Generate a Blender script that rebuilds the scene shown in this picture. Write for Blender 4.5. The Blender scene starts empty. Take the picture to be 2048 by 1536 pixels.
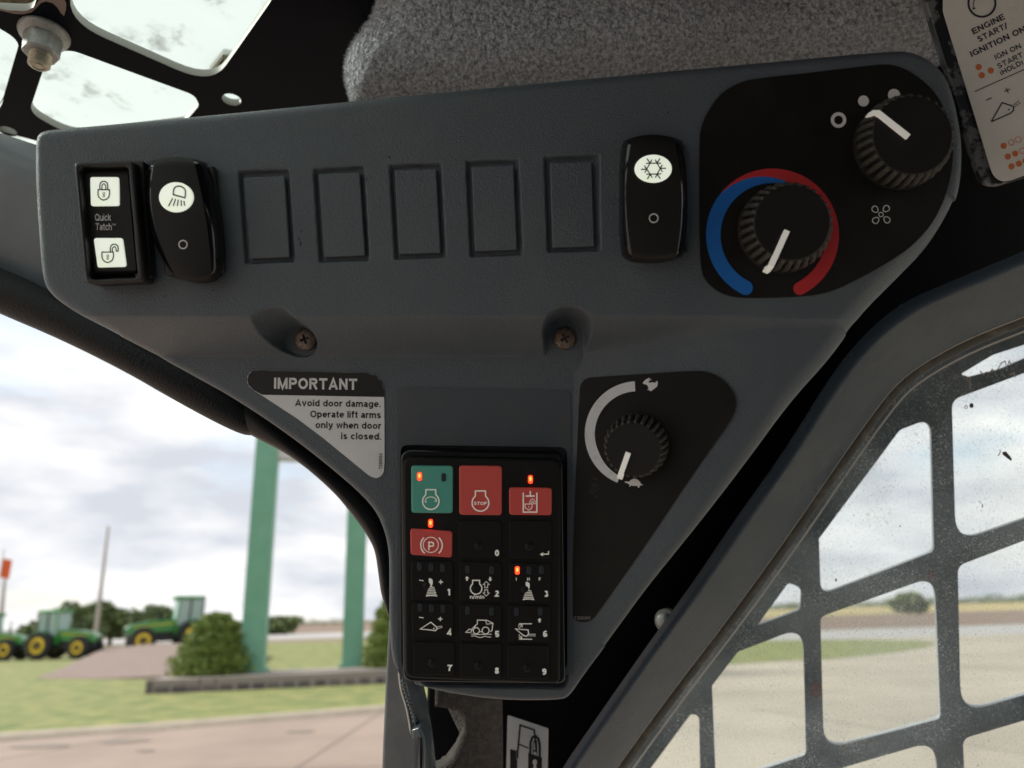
import bpy, bmesh, math, random
import numpy as np
from mathutils import Vector, Matrix
random.seed(7); rng = np.random.default_rng(7)
SC = bpy.context.scene
COL = SC.collection
R_ = math.radians

# ------------------------------------------------------------------ camera
F_PX = 1480.0; CX, CY = 1024.0, 768.0
PITCH, ROLL = R_(17.4), R_(1.75)
CAM = Vector((0, 0, 1.75))
_R0 = Vector((1, 0, 0)); _U0 = Vector((0, -math.sin(PITCH), math.cos(PITCH)))
FWD = Vector((0, math.cos(PITCH), math.sin(PITCH)))
RGT = _R0 * math.cos(ROLL) - _U0 * math.sin(ROLL)
UPV = _R0 * math.sin(ROLL) + _U0 * math.cos(ROLL)
cam = bpy.data.cameras.new('camera'); camo = bpy.data.objects.new('camera', cam); COL.objects.link(camo)
camo.matrix_world = Matrix(((RGT.x, UPV.x, -FWD.x, CAM.x), (RGT.y, UPV.y, -FWD.y, CAM.y), (RGT.z, UPV.z, -FWD.z, CAM.z), (0, 0, 0, 1)))
cam.sensor_width = 36; cam.lens = F_PX / 2048 * 36; cam.clip_start = 0.01; cam.clip_end = 6000
cam.dof.use_dof = True; cam.dof.focus_distance = 0.345; cam.dof.aperture_fstop = 9.2
SC.camera = camo

# ------------------------------------------------------------------ world, sun, exposure
SUN_EL, SUN_AZ = R_(34), R_(-80)       # azimuth measured from +Y towards +X
world = bpy.data.worlds.new('World'); SC.world = world; world.use_nodes = True
nt = world.node_tree; nt.nodes.clear()
def N(t, kind, **kw):
    n = t.nodes.new(kind)
    for k, v in kw.items(): setattr(n, k, v)
    return n
wo = N(nt, 'ShaderNodeOutputWorld'); bg = N(nt, 'ShaderNodeBackground'); bg.inputs[1].default_value = 0.095
sky = N(nt, 'ShaderNodeTexSky', sky_type='NISHITA', sun_disc=False, sun_elevation=SUN_EL, sun_rotation=SUN_AZ)
sky.air_density = 1.2; sky.dust_density = 1.5
tc = N(nt, 'ShaderNodeTexCoord'); mp = N(nt, 'ShaderNodeMapping'); mp.inputs['Scale'].default_value = (2.2, 2.2, 7.0)
mp.inputs['Location'].default_value = (0.3, 1.1, 0.2)
nz = N(nt, 'ShaderNodeTexNoise'); nz.inputs['Scale'].default_value = 1.3; nz.inputs['Detail'].default_value = 9; nz.inputs['Roughness'].default_value = .55
cr = N(nt, 'ShaderNodeValToRGB'); cr.color_ramp.elements[0].position = .22; cr.color_ramp.elements[1].position = .46
nz2 = N(nt, 'ShaderNodeTexNoise'); nz2.inputs['Scale'].default_value = 2.1; nz2.inputs['Detail'].default_value = 7; nz2.inputs['Roughness'].default_value = .5
cc = N(nt, 'ShaderNodeValToRGB'); cc.color_ramp.elements[0].position = .40; cc.color_ramp.elements[0].color = (3.35, 3.5, 3.85, 1)
cc.color_ramp.elements[1].position = .66; cc.color_ramp.elements[1].color = (5.8, 5.7, 5.6, 1)
mx = N(nt, 'ShaderNodeMix', data_type='RGBA')
L = nt.links.new
L(tc.outputs['Generated'], mp.inputs[0]); L(mp.outputs[0], nz.inputs[0]); L(mp.outputs[0], nz2.inputs[0])
L(nz.outputs[0], cr.inputs[0]); L(nz2.outputs[0], cc.inputs[0])
L(cr.outputs[0], mx.inputs['Factor']); L(sky.outputs[0], mx.inputs['A']); L(cc.outputs[0], mx.inputs['B'])
L(mx.outputs['Result'], bg.inputs[0]); L(bg.outputs[0], wo.inputs[0])
sl = bpy.data.lights.new('sun', 'SUN'); sl.energy = 3.0; sl.angle = R_(10); sl.color = (1, .95, .88)
so = bpy.data.objects.new('sun', sl); COL.objects.link(so)
sd = Vector((math.sin(SUN_AZ) * math.cos(SUN_EL), math.cos(SUN_AZ) * math.cos(SUN_EL), math.sin(SUN_EL)))
so.rotation_euler = sd.to_track_quat('Z', 'Y').to_euler()
SC.view_settings.view_transform = 'Standard'; SC.view_settings.look = 'None'; SC.view_settings.exposure = 1.16; SC.view_settings.gamma = 1
SC.render.engine = 'CYCLES'
SC.cycles.use_denoising = True
SC.cycles.max_bounces = 8; SC.cycles.transparent_max_bounces = 12
SC.cycles.sample_clamp_indirect = 4

# ------------------------------------------------------------------ helpers: points
def W(px, py, d):
    "the point at distance d (m, along the view axis) on the sight line of photo position (px, py)"
    return CAM + (FWD + RGT * ((px - CX) / F_PX) + UPV * ((CY - py) / F_PX)) * d
def P(px, py, z=0.0):
    return W(px, py, (300 - z) / 1000)
def C(x, y, z):
    "console coordinates (mm): x right, y up, z out of the console's face"
    return CAM + RGT * (x / 1000) + UPV * (y / 1000) + FWD * ((300 - z) / 1000)
def mmxy(px, py, z=0.0):
    k = (300 - z) / F_PX
    return ((px - CX) * k, (CY - py) * k)
def G(px, py, h=0.0):
    dr = W(px, py, 1) - CAM
    t = (h - CAM.z) / dr.z
    return CAM + dr * t
class Fr:
    "a plane in the place: origin, two axes, normal"
    def __init__(s, o, ex, n):
        s.o = Vector(o); s.n = Vector(n).normalized(); s.ex = Vector(ex); s.ex = (s.ex - s.n * s.ex.dot(s.n)).normalized(); s.ey = s.n.cross(s.ex)
    def hit(s, px, py, off=0.0):
        dr = W(px, py, 1) - CAM; o = s.o + s.n * off
        return CAM + dr * ((o - CAM).dot(s.n) / dr.dot(s.n))
    def uv(s, p): q = p - s.o; return (q.dot(s.ex), q.dot(s.ey))
    def pxuv(s, px, py): return s.uv(s.hit(px, py))
    def p3(s, u, v, w=0.0): return s.o + s.ex * u + s.ey * v + s.n * w
    def lift(s, h): return Fr(s.o + s.n * h, s.ex, s.n)
def frame3(a, b, c):
    n = (b - a).cross(c - a).normalized()
    if n.dot(CAM - a) < 0: n = -n
    return Fr(a, b - a, n)
FZ = lambda z: Fr(C(0, 0, z), RGT, -FWD)
F0 = FZ(0); F20 = FZ(-20)

# ------------------------------------------------------------------ helpers: materials
def mat(name, col, rough=.5, metal=0., spec=.5, bump=None, var=None, emit=None, coat=0., sheen=0., bump2=None, rvar=None):
    m = bpy.data.materials.new(name); m.use_nodes = True; t = m.node_tree; b = t.nodes['Principled BSDF']
    b.inputs['Base Color'].default_value = (*col, 1); b.inputs['Roughness'].default_value = rough
    b.inputs['Metallic'].default_value = metal; b.inputs['Specular IOR Level'].default_value = spec
    b.inputs['Coat Weight'].default_value = coat; b.inputs['Sheen Weight'].default_value = sheen
    if emit: b.inputs['Emission Color'].default_value = (*emit[0], 1); b.inputs['Emission Strength'].default_value = emit[1]
    tcn = N(t, 'ShaderNodeTexCoord')
    if var:       # (scale, second colour, lo, hi, [detail])
        nn = N(t, 'ShaderNodeTexNoise'); nn.inputs['Scale'].default_value = var[0]; nn.inputs['Detail'].default_value = var[4] if len(var) > 4 else 6
        nn.inputs['Roughness'].default_value = .6
        rr = N(t, 'ShaderNodeValToRGB'); rr.color_ramp.elements[0].position = var[2]; rr.color_ramp.elements[1].position = var[3]
        rr.color_ramp.elements[0].color = (*col, 1); rr.color_ramp.elements[1].color = (*var[1], 1)
        t.links.new(tcn.outputs['Object'], nn.inputs[0]); t.links.new(nn.outputs[0], rr.inputs[0]); t.links.new(rr.outputs[0], b.inputs['Base Color'])
    if rvar:      # (scale, lowest, highest roughness): rubbed and greasy patches
        rn = N(t, 'ShaderNodeTexNoise'); rn.inputs['Scale'].default_value = rvar[0]; rn.inputs['Detail'].default_value = 7; rn.inputs['Roughness'].default_value = .65
        rm = N(t, 'ShaderNodeMapRange'); rm.inputs[1].default_value = .35; rm.inputs[2].default_value = .68; rm.inputs[3].default_value = rvar[1]; rm.inputs[4].default_value = rvar[2]
        t.links.new(tcn.outputs['Object'], rn.inputs[0]); t.links.new(rn.outputs[0], rm.inputs[0]); t.links.new(rm.outputs[0], b.inputs['Roughness'])
    last = None
    for bp in (bump, bump2):
        if bp:        # (scale, strength, distance, [kind])
            kind = bp[3] if len(bp) > 3 else 'noise'
            if kind == 'noise':
                bn = N(t, 'ShaderNodeTexNoise'); bn.inputs['Scale'].default_value = bp[0]; bn.inputs['Detail'].default_value = 3; o = bn.outputs[0]
            else:
                bn = N(t, 'ShaderNodeTexVoronoi'); bn.inputs['Scale'].default_value = bp[0]; o = bn.outputs['Distance']
            t.links.new(tcn.outputs['Object'], bn.inputs[0])
            bu = N(t, 'ShaderNodeBump'); bu.inputs['Strength'].default_value = bp[1]; bu.inputs['Distance'].default_value = bp[2]
            t.links.new(o, bu.inputs['Height'])
            if last: t.links.new(last.outputs[0], bu.inputs['Normal'])
            t.links.new(bu.outputs[0], b.inputs['Normal']); last = bu
    return m
M = {}
M['console'] = mat('console_plastic', (.092, .113, .133), .37, spec=.6, bump=(1700, 1., .00045), var=(30, (.112, .129, .143), .48, .8, 9), bump2=(700, .35, .0004), rvar=(24, .29, .52))
M['fascia'] = mat('fascia_film', (.0085, .0078, .0072), .55, spec=.3, bump=(2600, .15, .0001), var=(30, (.016, .0145, .0125), .45, .75, 9), rvar=(35, .4, .65))
M['cleardecal'] = mat('clear_decal', (.082, .099, .115), .42, spec=.5, var=(50, (.104, .108, .106), .48, .8, 9), rvar=(40, .3, .55))
M['black'] = mat('black_plastic', (.011, .011, .0115), .42, bump=(1500, .12, .0001))
M['rubberkey'] = mat('keypad_rubber', (.0065, .0063, .0063), .6, spec=.3, bump=(2200, .12, .0001))
M['gloss'] = mat('gloss_black', (.006, .006, .007), .07, spec=.6)
M['matte'] = mat('matte_black_soft', (.0115, .011, .0105), .6, spec=.32, bump=(3000, .1, .0001), var=(80, (.016, .015, .0135), .5, .8))
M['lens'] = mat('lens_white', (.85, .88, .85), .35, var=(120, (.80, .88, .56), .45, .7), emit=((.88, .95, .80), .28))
M['white'] = mat('print_white', (.88, .88, .87), .5)
M['offwhite'] = mat('print_offwhite', (.86, .84, .78), .5, emit=((.5, .49, .42), .12))  # key ink given a faint glow of its own
M['decalwhite'] = mat('decal_white', (.88, .89, .90), .4, var=(90, (.82, .83, .83), .4, .7))
M['manualwhite'] = mat('decal_cream', (.88, .85, .78), .35, bump=(500, .35, .0004), var=(60, (.80, .77, .70), .4, .8))
M['ink'] = mat('ink_black', (.012, .012, .013), .5)
M['inkblue'] = mat('ink_dark', (.030, .030, .045), .5)
M['orange'] = mat('ink_orange', (.75, .20, .06), .5)
M['pointer'] = mat('pointer_white', (.90, .88, .83), .45, var=(500, (.70, .62, .48), .6, .78), emit=((1, .97, .88), .09))  # faint glow added to lift the pointer's brightness
M['arcwhite'] = mat('arc_white', (.80, .83, .86), .5, var=(150, (.60, .57, .50), .55, .75))
M['blue'] = mat('ink_blue_arc', (.014, .17, .60), .5)
M['red'] = mat('ink_red_arc', (.66, .035, .042), .5)
M['keygreen'] = mat('key_green', (.105, .44, .35), .5, bump=(1800, .12, .0001))
M['keyred'] = mat('key_red', (.74, .105, .09), .5, bump=(1800, .12, .0001))
M['led_on'] = mat('led_lit', (.9, .05, .02), .3, emit=((1.0, .045, .012), 1.2))
M['led_off'] = mat('led_unlit', (.030, .038, .046), .35)
M['ridge'] = mat('knob_ridge_dusty', (.048, .045, .038), .6, var=(900, (.085, .077, .062), .4, .75))
M['screw'] = mat('rusty_screw', (.24, .20, .17), .5, metal=.5, var=(900, (.12, .07, .045), .45, .65), bump=(2500, .4, .0003))
M['zinc'] = mat('zinc_nut', (.40, .41, .40), .5, metal=.35, bump=(420, .5, .0008), var=(300, (.28, .28, .26), .45, .7))
M['brass'] = mat('thread_gilt', (.46, .44, .37), .35, metal=.6, var=(600, (.34, .30, .20), .45, .65))
M['roofsteel'] = mat('roof_paint_black', (.003, .005, .009), .5, spec=.06, bump=(260, .12, .0006), var=(70, (.006, .0075, .011), .55, .8))
M['cutedge_lit'] = mat('roof_edge_lit', (.30, .30, .27), .45)  # light caught on the opening edges, put into a paler colour
M['postblack'] = mat('post_black', (.004, .0045, .006), .5, spec=.12, bump=(500, .1, .0004))
M['beam'] = mat('painted_beam', (.19, .215, .235), .35, bump=(60, .15, .002), var=(14, (.14, .155, .17), .4, .7))
M['pillar'] = mat('glossy_pillar_paint', (.085, .108, .125), .2, bump=(70, .3, .002), var=(26, (.15, .17, .175), .5, .75), coat=.4)
M['seal'] = mat('rubber_seal', (.006, .006, .007), .5, spec=.3, bump=(900, .5, .0005, 'voronoi'))
M['strip'] = mat('door_edge_rubber', (.016, .015, .016), .35, bump=(300, .2, .0005))
M['trim'] = mat('window_frame_paint', (.034, .054, .080), .28, spec=.6, bump=(1200, .25, .0002), var=(18, (.042, .063, .088), .4, .7), bump2=(38, .35, .003), rvar=(14, .22, .42))
M['gasket'] = mat('window_gasket', (.045, .042, .037), .5, var=(110, (.13, .118, .098), .5, .72), bump=(600, .6, .0008))
M['gasketlight'] = mat('gasket_lip', (.75, .70, .62), .4)
M['guard'] = mat('guard_steel', (.034, .050, .066), .38, bump=(220, .3, .0006), var=(35, (.080, .095, .105), .45, .68))
M['guardedge_lit'] = mat('guard_edge_lit', (.36, .38, .39), .4)  # lit bevels of the guard painted as a pale edge
M['felt'] = mat('felt_base', (.76, .80, .87), .95, var=(520, (.33, .35, .38), .40, .62), bump=(300, 1., .006))
M['feltA'] = mat('felt_fibre_light', (.86, .88, .92), .8)
M['feltB'] = mat('felt_fibre_mid', (.78, .81, .87), .85)
M['feltC'] = mat('felt_fibre_dark', (.18, .19, .21), .85)
M['carpet'] = mat('carpet', (.10, .088, .080), .95, var=(300, (.17, .15, .14), .4, .7), bump=(900, 1., .003))
M['wornplate'] = mat('worn_plate', (.020, .022, .025), .3, var=(75, (.17, .175, .175), .53, .56, 9), bump=(75, .6, .0006))
M['shell'] = mat('cab_interior', (.06, .07, .08), .6)

# ------------------------------------------------------------------ helpers: objects
def tag(o, label=None, cat=None, group=None, kind=None):
    if label: o['label'] = label
    if cat: o['category'] = cat
    if group: o['group'] = group
    if kind: o['kind'] = kind
    return o
def empty(name, loc, label, cat, group=None):
    o = bpy.data.objects.new(name, None); COL.objects.link(o); o.location = loc; o.empty_display_size = .01
    return tag(o, label, cat, group)
def worldloc(o):
    p = Vector(o.location)
    while o.parent: o = o.parent; p = p + Vector(o.location)
    return p
def link(name, me, mats, parent=None, origin=None, smooth=False, label=None):
    "me holds WORLD coordinates; the object gets its own origin"
    o = bpy.data.objects.new(name, me); COL.objects.link(o)
    n = len(me.vertices); co = np.empty(n * 3, 'f'); me.vertices.foreach_get('co', co); co = co.reshape(-1, 3)
    org = Vector(origin) if origin is not None else Vector(((co.min(0) + co.max(0)) / 2).tolist())
    co -= np.array(org, 'f'); me.vertices.foreach_set('co', co.ravel()); me.update()
    if not isinstance(mats, (list, tuple)): mats = [mats]
    if len(me.materials) == 0:
        for m in mats: me.materials.append(m)
    if smooth: me.polygons.foreach_set('use_smooth', [True] * len(me.polygons))
    if parent is not None: o.parent = parent; o.location = org - worldloc(parent)
    else: o.location = org
    if label: o['label'] = label
    return o
def mesh(name, vs, fs, mats, parent=None, smooth=False, label=None, mi=None, origin=None):
    me = bpy.data.meshes.new(name); me.from_pydata([tuple(v) for v in vs], [], fs)
    if not isinstance(mats, (list, tuple)): mats = [mats]
    for m in mats: me.materials.append(m)
    if mi is not None: me.polygons.foreach_set('material_index', mi)
    return link(name, me, mats, parent, origin, smooth, label)
def auto_smooth(o, ang=35):
    me = o.data; bm = bmesh.new(); bm.from_mesh(me)
    for f in bm.faces: f.smooth = True
    for e in bm.edges:
        if len(e.link_faces) == 2 and e.calc_face_angle(0) > R_(ang): e.smooth = False
    bm.to_mesh(me); bm.free(); return o

def chaikin(pts, n=2, closed=True):
    pts = [Vector(p) for p in pts]
    for _ in range(n):
        out = []; m = len(pts)
        if not closed: out.append(pts[0])
        for i in range(m if closed else m - 1):
            a, b = pts[i], pts[(i + 1) % m]; out += [a * .75 + b * .25, a * .25 + b * .75]
        if not closed: out.append(pts[-1])
        pts = out
    return pts
def rquad(q, r, n=6):
    "polygon with rounded corners (radius r, same unit as q)"
    out = []; m = len(q); q = [Vector(p) for p in q]
    rr = r if isinstance(r, (list, tuple)) else [r] * m
    for i in range(m):
        a, b, c = q[i - 1], q[i], q[(i + 1) % m]
        u, v = (a - b), (c - b); lu, lv = u.length, v.length; u.normalize(); v.normalize()
        ang = u.angle(v); t = min(rr[i] / max(math.tan(ang / 2), .05), lu * .49, lv * .49)
        p0, p1 = b + u * t, b + v * t
        for k in range(n + 1):
            s = k / n; out.append(p0 * (1 - s) ** 2 + b * 2 * s * (1 - s) + p1 * s * s)
    return out
def resample(pts, n):
    pts = [Vector(p) for p in pts]; d = [0]
    for a, b in zip(pts, pts[1:]): d.append(d[-1] + (b - a).length)
    out = []; j = 0
    for i in range(n):
        s = d[-1] * i / (n - 1)
        while j < len(d) - 2 and d[j + 1] < s: j += 1
        k = (s - d[j]) / max(d[j + 1] - d[j], 1e-9); out.append(pts[j].lerp(pts[j + 1], k))
    return out
def plate(name, fr, outer, holes=(), thick=.001, bevel=0., m=None, parent=None, label=None, uvspace=False, edge=None, smooth=True):
    "a flat plate with holes: front face on fr (towards the viewer), body behind it"
    cu = bpy.data.curves.new(name, 'CURVE'); cu.dimensions = '2D'; cu.fill_mode = 'BOTH'
    for ring in [outer] + list(holes):
        sp = cu.splines.new('POLY'); uv = [p if uvspace else fr.pxuv(p[0], p[1]) for p in ring]
        sp.points.add(len(uv) - 1)
        for q, (u, v) in zip(sp.points, uv): q.co = (u, v, 0, 1)
        sp.use_cyclic_u = True
    cu.extrude = max(thick / 2 - bevel, 1e-6); cu.bevel_depth = bevel; cu.bevel_resolution = 2
    if bevel: cu.offset = -bevel
    tmp = bpy.data.objects.new('tmp', cu); COL.objects.link(tmp)
    dg = bpy.context.evaluated_depsgraph_get(); me = bpy.data.meshes.new_from_object(tmp.evaluated_get(dg))
    COL.objects.unlink(tmp); bpy.data.objects.remove(tmp); bpy.data.curves.remove(cu)
    me.name = name
    me.materials.clear(); me.materials.append(m)
    if edge is not None:
        me.materials.append(edge)
        me.polygons.foreach_set('material_index', [1 if abs(p.normal.z) < .5 else 0 for p in me.polygons])
    else: me.polygons.foreach_set('material_index', [0] * len(me.polygons))
    for v in me.vertices:
        v.co = fr.p3(v.co.x, v.co.y, v.co.z - thick / 2)
    o = link(name, me, m, parent, None, False, label)
    if smooth: auto_smooth(o, 40)
    return o
def ell(cx, cy, rx, ry, a0, a1, n=12): return [(cx + rx * math.cos(R_(a0 + (a1 - a0) * i / n)), cy + ry * math.sin(R_(a0 + (a1 - a0) * i / n))) for i in range(n + 1)]
def glyph(c, t):
    "grotesque capitals, lower case and numerals drawn as pen strokes of weight t (capital height 1)"
    h = t / 2; X = .74; o = lambda w, x, y0, y1: ell(w / 2, (y0 + y1) / 2, w / 2 - h, (y1 - y0) / 2 - h, 0, 360, 24)
    bowl = lambda x0, x1, y0, y1: [(x0, y1 - h)] + ell(x1 - h - (y1 - y0) / 2 + h, (y0 + y1) / 2, (y1 - y0) / 2 - h, (y1 - y0) / 2 - h, 90, -90, 10) + [(x0, y0 + h)]
    if c == ' ': return [], .30
    if c in 'Il': return [[(h, 0), (h, 1)]], t
    if c == 'M': return [[(h, 0), (h, 1)], [(.98 - h, 0), (.98 - h, 1)], [(h, .96), (.49, h * .6), (.98 - h, .96)]], .98
    if c == 'N': return [[(h, 0), (h, 1)], [(.82 - h, 0), (.82 - h, 1)], [(h, .93), (.82 - h, .07)]], .82
    if c == 'H': return [[(h, 0), (h, 1)], [(.80 - h, 0), (.80 - h, 1)], [(h, .52), (.80 - h, .52)]], .80
    if c == 'A': return [[(h * .8, 0), (.45, 1 - h * .6), (.9 - h * .8, 0)], [(.2, .29), (.7, .29)]], .90
    if c == 'T': return [[(0, 1 - h), (.80, 1 - h)], [(.40, 0), (.40, 1)]], .80
    if c == 'E': return [[(h, 0), (h, 1)], [(0, h), (.72, h)], [(0, 1 - h), (.71, 1 - h)], [(0, .52), (.66, .52)]], .72
    if c == 'F': return [[(h, 0), (h, 1)], [(0, 1 - h), (.68, 1 - h)], [(0, .50), (.60, .50)]], .68
    if c == 'L': return [[(h, 0), (h, 1)], [(0, h), (.66, h)]], .66
    if c == 'P': return [[(h, 0), (h, 1)], bowl(0, .78, .38, 1)], .78
    if c == 'R': return [[(h, 0), (h, 1)], bowl(0, .80, .42, 1), [(.44, .46), (.84 - h, 0)]], .84
    if c == 'D': return [[(h, 0), (h, 1)], bowl(0, .84, 0, 1)], .84
    if c in 'OQ':
        g = [ell(.47, .5, .47 - h, .5 - h, 0, 360, 28)]
        if c == 'Q': g.append([(.55, .28), (.92, -.02)])
        return g, .94
    if c == 'G': return [ell(.47, .5, .47 - h, .5 - h, 45, 335, 22), [(.55, .45), (.90 - h, .45), (.90 - h, .08)]], .91
    if c == 'S': return [ell(.40, .73, .34 - h, .27 - h, 10, 255, 12) + ell(.42, .28, .37 - h, .28 - h, 75, -168, 12)], .80
    if c == 'a': return [ell(.30, .52, .28 - h, .22 - h, 160, 0, 8) + [(.60 - h, .12), (.60, 0)], ell(.29, .22, .29 - h, .22 - h, 60, 300, 12) , [(.32, .42), (.60 - h, .44)], ell(.30, .22, .30 - h, .22 - h, 300, 360, 4)], .61
    if c == 'c': return [ell(.33, .37, .33 - h, .37 - h, 42, 318, 18)], .62
    if c == 'd': return [ell(.34, .37, .34 - h, .37 - h, 0, 360, 20), [(.68 - h, 0), (.68 - h, 1)]], .68
    if c == 'p': return [ell(.34, .37, .34 - h, .37 - h, 0, 360, 20), [(h, -.27), (h, X)]], .68
    if c == 'g': return [ell(.34, .37, .34 - h, .37 - h, 0, 360, 20), [(.68 - h, X), (.68 - h, .02)] + ell(.35, 0, .33 - h, .27 - h, 0, -160, 8)], .68
    if c == 'e': return [[(.06, .37), (.64, .37)], ell(.34, .37, .34 - h, .37 - h, 0, 320, 20)], .67
    if c == 'o': return [ell(.35, .37, .35 - h, .37 - h, 0, 360, 22)], .70
    if c == 'i': return [[(h, 0), (h, X)], [(h, 1 - t * .95), (h, 1)]], t
    if c == 'f': return [[(.42, 1 - h * .9), (.33, 1 - h), (.22, .93), (.19, .82), (.19, 0)], [(0, X - h * .8), (.40, X - h * .8)]], .42
    if c == 't': return [[(.18, .95), (.18, .16), (.24, h), (.38, h)], [(0, X - h * .8), (.38, X - h * .8)]], .38
    if c == 'r': return [[(h, 0), (h, X)], [(h, .45), (.18, .62), (.30, X - h), (.42, X - h)]], .41
    if c == 'n': return [[(h, 0), (h, X)], [(h, .5)] + ell(.33, .43, .32 - h, .31 - h, 150, 0, 9) + [(.65 - h, 0)]], .65
    if c == 'h': return [[(h, 0), (h, 1)], [(h, .5)] + ell(.33, .43, .32 - h, .31 - h, 150, 0, 9) + [(.65 - h, 0)]], .65
    if c == 'm': return [[(h, 0), (h, X)], [(h, .5)] + ell(.30, .46, .27 - h, .28 - h, 150, 0, 9) + [(.57 - h, 0)], [(.57 - h, .5)] + ell(.74, .46, .28 - h, .28 - h, 150, 0, 9) + [(1.02 - h, 0)]], 1.02
    if c == 'u': return [[(.65 - h, 0), (.65 - h, X)], [(h, X)] + ell(.32, .31, .32 - h, .31 - h, 180, 330, 9) + [(.65 - h, .25)]], .65
    if c == 's': return [ell(.29, .54, .26 - h, .20 - h, 15, 250, 10) + ell(.30, .20, .29 - h, .20 - h, 70, -165, 10)], .59
    if c == 'v': return [[(h * .8, X), (.34, h * .6), (.68 - h * .8, X)]], .68
    if c == 'y': return [[(h * .8, X), (.35, .04)], [(.68 - h * .8, X), (.33, -.06), (.24, -.27 + h), (.08, -.27 + h)]], .68
    if c == 'w': return [[(h * .8, X), (.25, h * .6), (.47, X - h * .5), (.69, h * .6), (.94 - h * .8, X)]], .94
    if c == 'k': return [[(h, 0), (h, 1)], [(h, .28), (.56, X)], [(.24, .42), (.62, 0)]], .62
    if c == '.': return [[(h, 0), (h, t)]], t
    if c == '/': return [[(0, -.03), (.36, 1.03)]], .36
    if c == '(': return [ell(.5, .38, .5 - h, .62, 140, 220, 8)], .26
    if c == ')': return [ell(-.24, .38, .5 - h, .62, -40, 40, 8)], .26
    if c == '0': return [ell(.34, .5, .34 - h, .5 - h, 0, 360, 24)], .68
    if c == '1': return [[(.40 - h, 0), (.40 - h, 1)], [(0, .76), (.40 - h, .97)]], .46
    if c == '2': return [ell(.34, .69, .31 - h, .31 - h, 170, -25, 10) + [(h * .9, h), (.66, h)]], .68
    if c == '3': return [ell(.32, .74, .28 - h, .26 - h, 165, -90, 9), ell(.33, .28, .33 - h, .28 - h, 90, -165, 10)], .67
    if c == '4': return [[(.52, 0), (.52, .97), (h, .26), (.70, .26)]], .70
    if c == '5': return [[(.62, 1 - h), (.16, 1 - h), (.10, .52)] + ell(.33, .33, .33 - h, .33 - h, 135, -160, 12)], .67
    if c == '6': return [ell(.34, .31, .34 - h, .31 - h, 0, 360, 18), ell(.38, .5, .38 - h, .5 - h, 50, 190, 10)], .68
    if c == '7': return [[(0, 1 - h), (.62, 1 - h), (.36, .55), (.26, 0)]], .66
    if c == '8': return [ell(.34, .74, .29 - h, .26 - h, 0, 360, 18), ell(.34, .28, .34 - h, .28 - h, 0, 360, 18)], .68
    if c == '9': return [ell(.34, .69, .34 - h, .31 - h, 0, 360, 18), ell(.30, .5, .38 - h, .5 - h, -130, 10, 10)], .68
    return [], .4
_txt = {}
def text_mesh(s, t=.15):
    if (s, t) in _txt: return _txt[(s, t)]
    q = Print(); x = 0
    for c in s:
        st, w = glyph(c, t)
        for p in st:
            p = [(x + a, b) for a, b in p]
            cl = len(p) > 8 and math.hypot(p[0][0] - p[-1][0], p[0][1] - p[-1][1]) < 1e-6
            q.stroke(p[:-1] if cl else p, t, closed=cl)
        x += w + (.13 if c != ' ' else .10)
    _txt[(s, t)] = (q.v, q.f); return _txt[(s, t)]
CAPH = 1.0
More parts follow.
